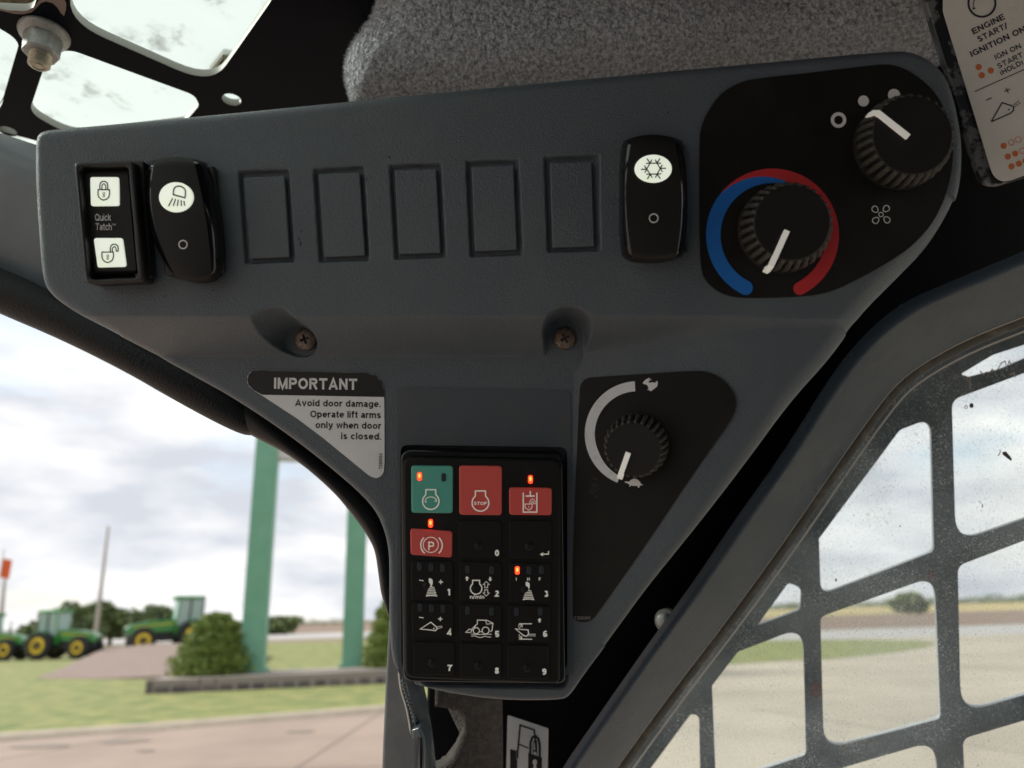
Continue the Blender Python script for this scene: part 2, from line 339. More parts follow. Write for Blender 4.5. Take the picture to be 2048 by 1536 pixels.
class Print:
    "flat ink: shapes drawn on a sheet"
    def __init__(s): s.v = []; s.f = []; s.z = []; s.k = 0
    def add(s, vs, fs):
        k = len(s.v); s.k += 1; s.z += [(s.k % 6) * 7e-6] * len(vs); s.v += [tuple(v) for v in vs]; s.f += [tuple(i + k for i in f) for f in fs]
    def poly(s, pts):
        from mathutils.geometry import tessellate_polygon
        t = tessellate_polygon([[Vector((p[0], p[1], 0)) for p in pts]]); s.add([(p[0], p[1]) for p in pts], t)
    def stroke(s, pts, w, closed=False, cap=False):
        pts = [Vector((p[0], p[1])) for p in pts]; n = len(pts); vs = []; fs = []
        for i in range(n):
            a = pts[i - 1] if (i > 0 or closed) else None; b = pts[(i + 1) % n] if (i < n - 1 or closed) else None
            d1 = (pts[i] - a).normalized() if a is not None else None; d2 = (b - pts[i]).normalized() if b is not None else None
            d = ((d1 or d2) + (d2 or d1)); d = d.normalized() if d.length > 1e-6 else (d1 or d2)
            k = 1.0
            if d1 and d2: k = min(1 / max(abs(d.dot(d2)), .35), 2)
            nn = Vector((-d.y, d.x)) * (w / 2 * k); vs += [pts[i] + nn, pts[i] - nn]
        for i in range(n if closed else n - 1):
            j = (i + 1) % n; fs.append((2 * i, 2 * i + 1, 2 * j + 1, 2 * j))
        s.add(vs, fs)
    def disc(s, x, y, r, ry=None, n=24): ry = ry or r; s.add([(x + r * math.cos(2 * math.pi * i / n), y + ry * math.sin(2 * math.pi * i / n)) for i in range(n)], [tuple(range(n))])
    def ring(s, x, y, r, w, n=28, a0=0, a1=360, ry=None):
        ry = ry or r; full = a1 - a0 >= 360
        pts = [(x + r * math.cos(R_(a0 + (a1 - a0) * i / n)), y - ry * math.sin(R_(a0 + (a1 - a0) * i / n))) for i in range(n if full else n + 1)]
        s.stroke(pts, w, closed=full)
    def text(s, t, x, y, w=None, h=10, ang=0, bold=.17, align='l', shear=0):
        "x, y = baseline start (or end for align r); w = width to fit, h = capital height; ang = degrees counter-clockwise"
        vs, fs = text_mesh(t, bold); x0 = min(v[0] for v in vs); x1 = max(v[0] for v in vs)
        sy = h / CAPH; sx = (w / (x1 - x0)) if w else sy; W_ = (x1 - x0) * sx
        off = {'l': 0, 'r': -W_, 'c': -W_ / 2}[align]; ca, sa = math.cos(R_(ang)), math.sin(R_(ang)); out = []
        for vx, vy in vs:
            a = (vx - x0) * sx + off + vy * sy * shear; b = vy * sy; out.append((x + a * ca - b * sa, y - (a * sa + b * ca)))
        s.add(out, fs)
    def build(s, name, fr, m, parent=None, off=.00012, label=None, conv=None):
        vs = [fr.hit(*(conv(*v) if conv else v), off + z) for v, z in zip(s.v, s.z)]
        return mesh(name, vs, s.f, m, parent, label=label)
def zoomer(ox, oy, k): return lambda x, y: (ox + x / k, oy + y / k)

# ================================================================== THE CONSOLE
def poly_sdf(X, Y, poly):
    "signed distance (negative inside) and nearest boundary point"
    best = np.full(X.shape, 1e18); bx = np.zeros_like(X); by = np.zeros_like(X); ins = np.zeros(X.shape, bool)
    n = len(poly)
    for i in range(n):
        ax, ay = poly[i]; cx, cy = poly[(i + 1) % n]; dx, dy = cx - ax, cy - ay
        t = np.clip(((X - ax) * dx + (Y - ay) * dy) / (dx * dx + dy * dy + 1e-12), 0, 1)
        qx, qy = ax + t * dx, ay + t * dy; d = (X - qx) ** 2 + (Y - qy) ** 2
        m_ = d < best; best[m_] = d[m_]; bx[m_] = qx[m_]; by[m_] = qy[m_]
        c = ((ay > Y) != (cy > Y)) & (X < (cx - ax) * (Y - ay) / (cy - ay + 1e-15) + ax); ins ^= c
    d = np.sqrt(best); d[ins] *= -1
    return d, bx, by
def sstep(a, b, x): t = np.clip((x - a) / (b - a), 0, 1); return t * t * (3 - 2 * t)
def wrapped(name, outline, step, Rf, Hf, depth, m, parent=None, label=None):
    "a moulded shell: height Hf inside the outline, rounded over with radius Rf at its rim and going back by depth"
    xs = [p[0] for p in outline]; ys = [p[1] for p in outline]
    pad = depth + 3
    gx = np.arange(min(xs) - pad, max(xs) + pad, step); gy = np.arange(min(ys) - pad, max(ys) + pad, step)
    X, Y = np.meshgrid(gx, gy); d, bx, by = poly_sdf(X, Y, outline)
    sgn = np.where(d < 0, -1, 1); dd = np.maximum(np.abs(d), 1e-6); nx, ny = (X - bx) / dd * sgn, (Y - by) / dd * sgn
    R = Rf(bx, by); s = d + R; back = np.zeros_like(d); off = d.copy()
    arc = (s > 0) & (s < R * np.pi / 2); off[arc] = -R[arc] + R[arc] * np.sin(s[arc] / R[arc]); back[arc] = R[arc] * (1 - np.cos(s[arc] / R[arc]))
    bey = s >= R * np.pi / 2; off[bey] = 0; back[bey] = R[bey] + s[bey] - R[bey] * np.pi / 2
    x2 = np.where(s > 0, bx + nx * off, X); y2 = np.where(s > 0, by + ny * off, Y)
    z2 = Hf(x2, y2) - back
    keep = d < depth
    idx = -np.ones(X.shape, int); idx[keep] = np.arange(keep.sum())
    A = idx[:-1, :-1]; B = idx[:-1, 1:]; Cc = idx[1:, 1:]; D = idx[1:, :-1]
    ok = (A >= 0) & (B >= 0) & (Cc >= 0) & (D >= 0)
    fs = np.stack([A[ok], B[ok], Cc[ok], D[ok]], 1)
    x, y, z = x2[keep] / 1000, y2[keep] / 1000, (300 - z2[keep]) / 1000
    r, u, f, c = (np.array(v) for v in (RGT, UPV, FWD, CAM))
    co = c + x[:, None] * r + y[:, None] * u + z[:, None] * f
    me = bpy.data.meshes.new(name); me.vertices.add(len(co)); me.vertices.foreach_set('co', co.astype('f').ravel())
    me.loops.add(fs.size); me.polygons.add(len(fs)); me.polygons.foreach_set('loop_start', np.arange(0, fs.size, 4)); me.loops.foreach_set('vertex_index', fs.ravel().astype('i'))
    me.update(); me.validate(); me.materials.append(m)
    return link(name, me, m, parent, None, True, label)

up = [(74, 292), (78, 272), (92, 262), (120, 259), (390, 235), (700, 204), (1100, 165), (1500, 129), (1780, 103), (1820, 105), (1858, 122), (1886, 152), (1902, 190), (1916, 250), (1922, 310), (1917, 380), (1896, 440), (1862, 495), (1811, 548)]
low = [(1700, 640), (1640, 712), (1550, 810), (1465, 930), (1371, 1058), (1290, 1165), (1225, 1262), (1165, 1350), (1140, 1392), (1118, 1400), (1000, 1400), (900, 1386), (828, 1368), (800, 1345), (784, 1322), (778, 1240), (779, 1160), (778, 1095), (763, 1042), (732, 997), (654, 930), (574, 868), (476, 802), (396, 757), (314, 713)]
lowup = [(195, 645), (129, 609), (100, 582), (90, 550), (84, 470), (78, 380)]
outline = [mmxy(x, y, -4) for x, y in up] + [mmxy(x, y, -22 if y > 680 else -14) for x, y in low] + [mmxy(195, 645, -8)] + [mmxy(x, y, -5) for x, y in lowup[1:]]
outline = [tuple(p) for p in chaikin(outline, 2)]
BLO = [[(476, 342), (577, 338), (590, 524), (489, 528)], [(626, 337), (728, 331), (739, 521), (638, 525)], [(778, 329), (882, 325), (892, 515), (789, 519)],
       [(931, 321), (1037, 318), (1046, 510), (940, 514)], [(1088, 313), (1199, 309), (1201, 502), (1095, 505)]]
BLI = [[(487, 355), (569, 351), (579, 514), (499, 517)], [(637, 348), (719, 344), (730, 511), (648, 514)], [(789, 340), (872, 337), (881, 505), (798, 508)],
       [(943, 333), (1027, 330), (1034, 499), (950, 502)], [(1100, 325), (1184, 322), (1189, 492), (1105, 495)]]
SLOPE_T = .27; X0T = mmxy(1148, 900, -20)[0]
def thr_z(x): return -20 + (x - X0T) * SLOPE_T
FT = frame3(C(X0T, 0, -20), C(X0T + 60, 0, thr_z(X0T + 60)), C(X0T, 50, -20))
KP = [tuple(p) for p in rquad([mmxy(*p, -20) for p in [(799, 888), (1136, 893), (1137, 1378), (800, 1372)]], 4.5)]
SCR = [mmxy(613, 679, -21), mmxy(1129, 677, -21)]
def Hf(x, y):
    t = (27.5 - y + np.clip(-(x + 120) * .01, 0, 1)) / 15.5
    t = np.clip(t, 0, 1); tt = t * t * (3 - 2 * t); sharp = np.where(t < .12, t * t / .24, np.where(t > .8, 1 - (1 - t) ** 2 / .4 * .92 , t - .06 + 0 * t))
    sharp = np.clip(.2 * tt + .8 * t, 0, 1)
    # on the right the fold dies out into a soft dip
    z = -20 * sharp
    zt = np.minimum(thr_z(x) , 1.5)
    k = 2.5
    kz = 8.; hz = np.clip(.5 - .5 * zt / kz, 0, 1); zt = zt * hz - kz * hz * (1 - hz); k = 5.0; hh = np.clip(.5 + .5 * (zt - z) / k, 0, 1); sm = z * (1 - hh) + zt * hh + k * hh * (1 - hh) * .999
    hard = np.maximum(z, zt); low_ = sstep(6, -2, y); wr = sstep(X0T + 1, X0T + 16, x) * (1 - low_); z = np.where(x > X0T - 2, np.minimum(hard * (1 - wr) + sm * wr, np.maximum(hard, 0)), z)
    # gentle crown of the upper face
    z += -0.0 * x
    for q in BLO:
        pts = [mmxy(*p, 0) for p in q]; qm = [tuple(p) for p in rquad(pts, 1.0, 4)]
        cx = sum(p[0] for p in pts) / 4; cy = sum(p[1] for p in pts) / 4
        w = (np.abs(x - cx) < 16) & (np.abs(y - cy) < 24)
        if w.any():
            d, _, _ = poly_sdf(x[w], y[w], qm); z[w] -= 2.4 * (1 - sstep(-.5, .1, d))
    w = (np.abs(x + 12) < 48) & (y < -20)
    d, _, _ = poly_sdf(x[w], y[w], KP); z[w] -= 7 * (1 - sstep(-.9, .3, d))
    # screw pockets: a cylinder cut square to the face into the sloping band
    for (sx, sy), rx, ry, rot, ox, oy in zip(SCR, (8.0, 8.6), (5.6, 9.0), (-.34, 0), (-2.8, 0), (-.4, 0)):
        w = (np.abs(x - sx) < 34) & (np.abs(y - sy) < 28)
        dx = x[w] - sx - ox; dy = y[w] - sy - oy; u_ = dx * math.cos(rot) + dy * math.sin(rot); v_ = -dx * math.sin(rot) + dy * math.cos(rot)
        v_ = np.where(v_ < 0, np.minimum(v_ + (6 if ox == 0 else 1), 0), v_)
        dd = (np.hypot(u_ / rx, v_ / ry) - 1) * min(rx, ry)
        kk = 7. - 3.4 * sstep(.35, -.75, u_ / rx) if ox else 7.
        floor = (-22.0 if ox else -19.95) + np.clip(dd * kk, 0, 60)
        z[w] = np.minimum(z[w], floor)
    return z
def Rf(bx, by):
    R = np.full(bx.shape, 4.6)
    R = np.where(by < 20, 3.2, R)
    right = sstep(60, 120, bx + (-by) * .3)
    R = R + right * np.where(by < 75, 5.5, 0) * sstep(90, 60, by)
    R = np.where((by < -60) & (bx < 40), 2.4, R)
    return R
console = empty('instrument_console', C(0, 40, 0), 'dark grey moulded overhead console holding the switches, dials and keypad', 'console')
body = wrapped('housing', outline, .52, Rf, Hf, 34, M['console'], console)
for q in BLI:
    plate('blank_plate', FZ(.1), rquad(q, 3), (), .0026, .00045, M['console'], console)

# small nicks and specks on the console face
pr = Print()
for x, y, r in [(601, 487, 4), (598, 478, 2.5), (1335, 226, 2.5), (779, 314, 2.2), (733, 359, 2.4), (541, 403, 2), (603, 462, 2), (170, 565, 1.5), (330, 592, 2)]:
    pr.poly([(x + r * (.6 + .6 * random.random()) * math.cos(a) * .7, y + r * (.6 + .8 * random.random()) * math.sin(a) * 1.4) for a in [i * .9 for i in range(7)]])
tag(pr.build('chip_marks', F0, M['ink'], console, .0001), kind='stuff')
pr = Print()
for (x0, y0, x1, y1) in [(612, 320, 760, 318), (880, 300, 1090, 296), (840, 312, 980, 309), (520, 338, 575, 330)]:
    for k in range(14):
        t = random.random(); x = x0 + (x1 - x0) * t; y = y0 + (y1 - y0) * t + random.uniform(-2, 2); pr.stroke([(x, y), (x + random.uniform(3, 11), y + random.uniform(-1, .6))], .7)
for x, y in [(184, 606), (185, 612), (186, 620), (188, 627), (726, 533), (900, 470), (1068, 382), (1250, 420), (1054, 381)]:
    pr.disc(x, y, 1.1, 1.8, 6)
tag(pr.build('scratch_marks', F0, mat('scratch_grey', (.16, .165, .165), .6), console, .0001), kind='stuff')

pr = Print()
for k in range(260):
    x = random.uniform(110, 1380); y = random.uniform(235, 600); y = max(y, 262 - (x - 100) * .083 + 22); x = max(x, 120); r = random.choice((.5, .6, .7, 1.0)); pr.disc(x, y, r, r, 5)
tag(pr.build('dust_specks', F0, mat('pale_dust', (.22, .22, .21), .8), console, .00012), kind='stuff')
pr = Print()
for k in range(26):
    x = random.uniform(430, 1380); y = random.uniform(712, 742); a = random.uniform(-.3, .3); l = random.uniform(4, 22); pr.stroke([(x, y), (x + l * .5, y + l * a * .6), (x + l, y + l * a)], .55)
for k in range(10):
    x = random.uniform(775, 792); y = random.uniform(800, 1300); pr.stroke([(x, y), (x + random.uniform(-3, 3), y + random.uniform(5, 16))], .55)
tag(pr.build('hairline_scratches', F20, mat('hairline_grey', (.15, .16, .165), .6), console, .00015), kind='stuff')

# ------------------------------------------------------------------ fascia film behind the climate dials
fo = [(1399, 294), (1400, 262), (1410, 232), (1437, 190), (1474, 166), (1509, 157), (1640, 143), (1758, 128), (1790, 129), (1826, 145), (1867, 178), (1891, 219), (1905, 267), (1908, 314), (1898, 376), (1871, 441), (1826, 492), (1782, 522), (1720, 557), (1665, 583), (1621, 592), (1540, 596), (1475, 596), (1439, 586), (1413, 564), (1402, 542), (1399, 473)]
fas = plate('climate_fascia', F0.lift(.0005), chaikin(fo, 2), (), .0006, .00015, M['fascia'])
tag(fas, 'black film panel round the two upper dials with a blue and red temperature arc', 'fascia')
FA = F0.lift(.0005)
CXA, CYA = 1545, 470
def arc_shape(a0, a1, r_out, r_in, n=40, cap0=False, cap1=False):
    o = []; i = []
    for k in range(n + 1):
        a = a0 + (a1 - a0) * k / n; ro = r_out(a) if callable(r_out) else r_out; ri = r_in(a) if callable(r_in) else r_in
        o.append((CXA + ro * math.cos(R_(a)), CYA - ro * math.sin(R_(a)))); i.append((CXA + ri * math.cos(R_(a)), CYA - ri * math.sin(R_(a))))
    return o, i
def arc_fill(pr, a0, a1, r_out, r_in, n=48):
    o, i = arc_shape(a0, a1, r_out, r_in, n); vs = o + i; m_ = n + 1
    pr.add(vs, [(k, k + 1, m_ + k + 1, m_ + k) for k in range(n)])
mid = lambda a: 133 - (142 - a) / 80 * 27 if a < 142 else 133
pr = Print(); arc_fill(pr, 62, 243, lambda a: max(mid(a), 106.2), lambda a: 104 if a > 70 else 104 + 0 * a); a = R_(243); pr.disc(CXA + 118.5 * math.cos(a), CYA - 118.5 * math.sin(a), 14.5)
pr.build('cold_arc', FA, M['blue'], fas)
pr = Print(); arc_fill(pr, -63, 142, 133, lambda a: 107 if a < 62 else mid(a)); a = R_(-63); pr.disc(CXA + 120 * math.cos(a), CYA - 120 * math.sin(a), 13)
pr.build('hot_arc', FA, M['red'], fas)
pr = Print(); pr.ring(1677, 240, 12.2, 6.8); pr.build('off_mark', FA, M['white'], fas)
pr = Print(); pr.disc(1727, 202, 11); pr.build('low_speed_dot', FA, M['white'], fas)
pr = Print(); pr.disc(1788, 190, 12.3); pr.build('high_speed_dot', FA, M['white'], fas)
pr = Print(); pr.ring(1762, 429, 4.5, 1.4, 16)
for k in range(4):
    a0 = R_(45 + 90 * k - 4); pts = []
    for t in np.linspace(0, 1, 22):
        a = 2 * math.pi * t; lx = 15.3 + 6.8 * math.cos(a); ly = 7.2 * math.sin(a) * (.55 + .45 * (lx - 6) / 17) + 2.0
        pts.append((1762 + lx * math.cos(a0) - ly * math.sin(a0), 429 - lx * math.sin(a0) - ly * math.cos(a0)))
    pr.stroke(pts, 1.5, closed=True)
pr.build('fan_symbol', FA, M['white'], fas)

# ------------------------------------------------------------------ knobs
def knob(name, bx, by, zb, axis, r0, r1, h, nribs, ptr, label, group):
    "bx,by,zb: base centre (photo position, mm); axis (right, up, out); r0 base / r1 face radius mm"
    o = P(bx, by, zb); ax = (RGT * axis[0] + UPV * axis[1] - FWD * axis[2]).normalized()
    fr = Fr(o, RGT, ax); e = empty(name, o, label, 'knob', group)
    n = nribs * 8; vs = []; fs = []
    prof = [(r0 * 1.02, 0), (r0 * 1.02, 1.2), (r0 * .955, 1.6), (r1 * .955, h - 1.6), (r1 * .94, h - .5), (r1 * .90, h), (r1 * .5, h - .15), (0.01, h - .2)]
    for r, z in prof:
        for k in range(n):
            a = 2 * math.pi * k / n; vs.append(fr.p3(r / 1000 * math.cos(a), r / 1000 * math.sin(a), z / 1000))
    for j in range(len(prof) - 1):
        for k in range(n): k2 = (k + 1) % n; fs.append((j * n + k, j * n + k2, (j + 1) * n + k2, (j + 1) * n + k))
    b = mesh('knob_body', vs, fs, M['matte'], e); auto_smooth(b, 30)
    vs = []; fs = []
    for k in range(nribs):                       # moulded grip ridges
        a = 2 * math.pi * (k + .5) / nribs; da = math.pi / nribs * .60; s0 = len(vs)
        sec = [(r0 * .99, 1.3), (r0 * .995, h * .5), (r1 * 1.0, h - 2.2), (r1 * .985, h - .9), (r1 * .955, h - .25)]
        for r, z in sec:
            for sgn, rr in ((-1, r - .9), (-.72, r + .05), (.0, r + .35), (.72, r + .05), (1, r - .9)):
                aa = a + da * sgn; vs.append(fr.p3(rr / 1000 * math.cos(aa), rr / 1000 * math.sin(aa), z / 1000))
        m_ = 5
        for j in range(len(sec) - 1):
            for q in range(m_ - 1): fs.append((s0 + j * m_ + q, s0 + j * m_ + q + 1, s0 + (j + 1) * m_ + q + 1, s0 + (j + 1) * m_ + q))
        fs.append(tuple(s0 + (len(sec) - 1) * m_ + q for q in range(m_))); fs.append(tuple(s0 + q for q in range(m_))[::-1])
    rg = mesh('grip_ridges', vs, fs, M['ridge'], b, smooth=True)
    top = fr.lift((h + .0) / 1000)               # raised white pointer across the face and over the rim
    pts = [Vector(top.pxuv(*p)) for p in ptr[:2]]
    d = (pts[1] - pts[0]).normalized(); nrm = Vector((-d.y, d.x)); wv = .00105; hv = .0011
    path = [(pts[0], -.0003), (pts[0], hv), (pts[1], hv * .9)]
    rim = pts[1] + d * .0016
    path += [(rim, -.0018), (rim + d * .0003, -.0050)]
    vs = []; fs = []
    for q, z in path:
        for s_ in (-1, 1): vs.append(top.p3(*(q + nrm * wv * s_), z))
    base = [(p[0] if i < 3 else p[0] - d * .002, -.0006 if i < 3 else p[1]) for i, p in enumerate(path)]
    nb = len(vs)
    for q, z in base:
        for s_ in (-1, 1): vs.append(top.p3(*(q + nrm * wv * s_), z))
    for i in range(len(path) - 1):
        fs.append((2 * i, 2 * i + 1, 2 * i + 3, 2 * i + 2))
        fs.append((2 * i, 2 * i + 2, nb + 2 * i + 2, nb + 2 * i)); fs.append((2 * i + 1, nb + 2 * i + 1, nb + 2 * i + 3, 2 * i + 3))
    fs.append((2 * len(path) - 2, 2 * len(path) - 1, nb + 2 * len(path) - 1, nb + 2 * len(path) - 2))
    mesh('pointer', vs, fs, M['pointer'], e)
    return e
KG = 'ribbed black knobs with white pointers'
knob('temperature_dial', 1564, 459, .5, (-.05, .0, 1), 17.6, 15.8, 12.5, 30, [(1573, 462), (1541, 533)], 'ribbed black knob inside the blue and red arc, white pointer down-left', KG)
knob('fan_speed_dial', 1796, 291, .5, (-.02, .03, 1), 18.0, 16.7, 11.5, 30, [(1815, 275), (1753, 226)], 'ribbed black knob at the top right corner beside three white fan-speed marks', KG)
knob('throttle_dial', 1275, 886, thr_z(mmxy(1275, 886, -12)[0]) + .5, (-.31, -.13, 1), 13.0, 11.9, 13.5, 27, [(1257, 905), (1240, 953)], 'small ribbed black knob inside the white rabbit-to-turtle arc', KG)

# ------------------------------------------------------------------ throttle panel film
to = [(1158, 790), (1161, 767), (1172, 756), (1190, 754), (1300, 747), (1389, 741), (1415, 743), (1442, 755), (1463, 777), (1473, 802), (1468, 828), (1455, 850), (1377, 962), (1290, 1092), (1192, 1231), (1183, 1241), (1170, 1245), (1152, 1243), (1143, 1232), (1144, 1180), (1149, 1020)]
thf = plate('throttle_fascia', FT.lift(.0005), chaikin(to, 2), (), .0006, .00015, M['fascia'])
tag(thf, 'black film panel round the lower dial with a white arc, rabbit and turtle', 'fascia')
FTA = FT.lift(.0005)
CXA, CYA = 1275, 868
pr = Print(); arc_fill(pr, 93, 247.5, 105.5, lambda a: 85.5 + max(0, (a - 205) / 42) * 6); pr.build('speed_arc', FTA, M['arcwhite'], thf)
Z3 = zoomer(1100, 720, 5.12)
pr = Print()
pr.poly([(950, 232), (975, 205), (985, 198), (1015, 182), (1022, 186), (1002, 210), (1036, 192), (1040, 200), (1008, 220), (1015, 235), (1045, 228), (1080, 232), (1088, 215), (1100, 215), (1104, 238), (1098, 270), (1080, 285), (1060, 300), (1045, 312), (1030, 322), (1022, 310), (1000, 308), (994, 300), (1010, 298), (1005, 280), (1000, 262), (980, 250), (955, 246)])
pr.build('rabbit_symbol', FTA, M['white'], thf, conv=Z3)
pr = Print()
pr.poly([(765, 1245), (775, 1243), (810, 1245), (830, 1225), (860, 1215), (895, 1222), (920, 1245), (935, 1272), (957, 1278), (935, 1284), (918, 1288), (912, 1308), (900, 1308), (898, 1290), (850, 1288), (828, 1284), (824, 1296), (812, 1296), (815, 1278), (795, 1262), (770, 1256)])
pr.build('turtle_symbol', FTA, M['white'], thf, conv=Z3)
pr = Print(); pr.text('T292911', 1148, 1239, 32, 6, bold=.15); pr.build('part_number', FTA, mat('print_grey', (.32, .32, .32), .5), thf)
pr = Print()
for k in range(26):
    a = random.random() * 6.3; r = random.random() ** .7 * 17; x = 1190 + r * math.cos(a) * .8; y = 975 + r * math.sin(a) * 1.3 ; pr.disc(x, y, random.uniform(.6, 2.2), random.uniform(.6, 2.0), 7)
for k in range(12): pr.disc(1158 + random.random() * 4, 790 + random.random() * 20, 1, 1.4, 6)
tag(pr.build('dust_marks', FTA, mat('dust_smudge', (.050, .043, .036), .9), thf, .0001), kind='stuff')

# clear label above the keypad
cd = plate('clear_label', FZ(-20).lift(.00035), rquad([(795, 774), (1141, 781), (1147, 1350), (797, 1350)], 10), [rquad([(801, 889.5), (1134.5, 894.5), (1134.5, 1340), (803, 1340)], 16)], .0004, 0, M['cleardecal'])
tag(cd, 'thin scuffed dark label film between the sticker and the keypad top', 'label')
pr = Print()
for k in range(60):
    x = 1122 + random.gauss(0, 7); y = 850 + random.gauss(0, 13) - (x - 1122) * .8; pr.disc(x, y, random.uniform(.4, 1.3), random.uniform(.4, 1.5), 6)
tag(pr.build('dust_marks', FZ(-20).lift(.00035), mat('tan_dust', (.16, .125, .075), .9), cd, .0001), kind='stuff')

# ------------------------------------------------------------------ IMPORTANT sticker
so_ = [(494, 760), (496, 748), (504, 742), (520, 741), (620, 743), (733, 746), (753, 752), (764, 764), (768, 782), (769, 870), (769, 938), (765, 950), (754, 957), (743, 954), (735, 949), (617, 852), (524, 791), (506, 780), (496, 770)]
FS = FZ(-19.6)
stk = plate('warning_sticker', FS, chaikin(so_, 1), (), .0004, 0, M['decalwhite'])
tag(stk, 'three-cornered sticker headed IMPORTANT in white on black, beside the keypad', 'sticker')
pr = Print(); pr.poly([(494.5, 760), (497, 748.5), (505, 742), (520, 741.2), (620, 743.2), (733, 746.2), (752, 752), (763.5, 764), (768, 782), (768.6, 794), (524, 789.5), (507, 780), (497, 770)])
pr.build('header_band', FS, M['ink'], stk, .00010)
pr = Print(); pr.text('IMPORTANT', 548, 777.5, 166, 22.5, ang=-.8, bold=.215); pr.build('header_lettering', FS, M['white'], stk, .00022)
pr = Print()
for s_, x1, y, w in [('Avoid door damage.', 761, 814.5, 171), ('Operate lift arms', 761.5, 836.5, 141), ('only when door', 762, 858, 131), ('is closed.', 762, 879.5, 80)]:
    pr.text(s_, x1, y, w, 13.4, ang=-.8, bold=.185, align='r')
pr.text('T260054', 764.5, 938, 31, 7, ang=90, bold=.16)
pr.build('lettering', FS, M['ink'], stk, .00010)

# ------------------------------------------------------------------ screws
for i, (sx, sy) in enumerate([(613, 679), (1129, 677)]):
    e = empty('pan_head_screw', P(sx, sy, -21), ['rusty cross-head screw half hidden in the left-hand console pocket', 'rusty cross-head screw in the arched pocket above the keypad'][i], 'screw', 'console fixing screws')
    fr = Fr(P(sx, sy, [-22.1, -20.1][i]), RGT, -FWD); r = .0049; n = 32; vs = []; fs = []
    rings = [(1, 0), (1, .0012), (.93, .0020), (.78, .0026), (.55, .0030)]
    for rr, z in rings:
        for k in range(n): a = 2 * math.pi * k / n; vs.append(fr.p3(r * rr * math.cos(a), r * rr * math.sin(a), z))
    for j in range(4):
        for k in range(n): k2 = (k + 1) % n; fs.append((j * n + k, j * n + k2, (j + 1) * n + k2, (j + 1) * n + k))
    ang0 = [.35, .5][i]; base = len(vs)             # cross recess: star ring then floor
    star = [];
    for k in range(n):
        a = 2 * math.pi * k / n; q = abs(math.cos(2 * (a - ang0))); rr = .16 + .30 * max(0, (q - .55) / .45) ** .6
        star.append((rr, a))
    for z in (.0031, .0006):
        for rr, a in star: s2 = 1 if z > .001 else .8; vs.append(fr.p3(r * rr * s2 * math.cos(a), r * rr * s2 * math.sin(a), z))
    for k in range(n):
        k2 = (k + 1) % n; fs.append((4 * n + k, 4 * n + k2, base + k2, base + k)); fs.append((base + k, base + k2, base + n + k2, base + n + k))
    fs.append(tuple(base + n + k for k in range(n)))
    o = mesh('screw_head', vs, fs, M['screw'], e); auto_smooth(o, 50)

# ------------------------------------------------------------------ lock / unlock rocker switch
ZS = zoomer(130, 300, 5.485)
sw = empty('coupler_lock_switch', P(215, 445, 0), 'black rocker switch with closed and open padlock lenses, farthest left on the console', 'switch', 'console rocker switches')
plate('bezel', FZ(9), rquad([(147, 324), (266, 320), (289, 563), (171, 568)], 10), [rquad([(156, 333), (255, 332), (275, 556), (177, 559)], 11)], .009, .0009, M['black'], sw)
plate('side_clip', FZ(4.5), rquad([(262, 322), (287, 321), (303, 552), (290, 566), (270, 566)], 5), (), .0045, .0005, M['black'], sw)
def grid_patch(name, qfun, zfun, nu, nv, m, parent, smooth=True, skirt=None):
    vs = []; fs = []
    for j in range(nv + 1):
        for i in range(nu + 1):
            u, v = i / nu, j / nv; x, y = qfun(u, v); vs.append(P(x, y, zfun(u, v)))
    w = nu + 1
    for j in range(nv):
        for i in range(nu): a = j * w + i; fs.append((a, a + w, a + w + 1, a + 1))
    if skirt is not None:
        rim = [i for i in range(w)] + [j * w + nu for j in range(1, nv + 1)] + [nv * w + i for i in range(nu - 1, -1, -1)] + [j * w for j in range(nv - 1, 0, -1)]
        b0 = len(vs)
        for r in rim:
            i, j = r % w, r // w; x, y = qfun(i / nu, j / nv); vs.append(P(x, y, 0) * 0 + (C(*mmxy(x, y, zfun(i / nu, j / nv)), skirt)))
        for k in range(len(rim)): k2 = (k + 1) % len(rim); fs.append((rim[k], rim[k2], b0 + k2, b0 + k))
    o = mesh(name, vs, fs, m, parent); 
    if smooth: auto_smooth(o, 40)
    return o
def lerp_poly(keys, t):
    for (t0, a), (t1, b) in zip(keys, keys[1:]):
        if t <= t1: k = (t - t0) / (t1 - t0); k = k; return a + (b - a) * k
    return keys[-1][1]
def smooth_keys(keys):
    ts = np.array([k[0] for k in keys]); vs = np.array([k[1] for k in keys], float); deg = min(4, len(keys) - 1)
    c = np.polyfit(ts, vs, deg); return lambda t: float(np.polyval(c, t))
zr = lambda v: 7.5 - 4.2 * math.sin(math.pi * min(max(v, 0), 1)) ** 1 * .35 - 1.2 * v
qL = smooth_keys([(0, 159), (.3, 162), (.6, 167), (.85, 178), (1, 188)]); qR = smooth_keys([(0, 254), (1, 273)])
def q1(u, v):
    xl, xr = qL(v), qR(v); return (xl + (xr - xl) * u, (334 + 219 * v) + (-1.5) * u)
rk = grid_patch('rocker', q1, lambda u, v: 6.0 - .9 * math.sin(math.pi * v) - 3.2 * (max(0, (.07 - v) / .07) ** 2 + max(0, (v - .95) / .05) ** 2) - 1.6 * max(0, (.08 - u) / .08) ** 2, 26, 40, M['matte'], sw, skirt=0)
FR1 = FZ(6.1)
la = plate('upper_lens', FR1, rquad([(180, 354), (237.5, 354), (238, 411.5), (181.5, 412)], 5), (), .0008, .0002, M['lens'], sw)
lb = plate('lower_lens', FR1, rquad([(187, 476), (244, 476), (253, 533.5), (195, 535)], 5), (), .0010, .0002, M['lens'], sw)
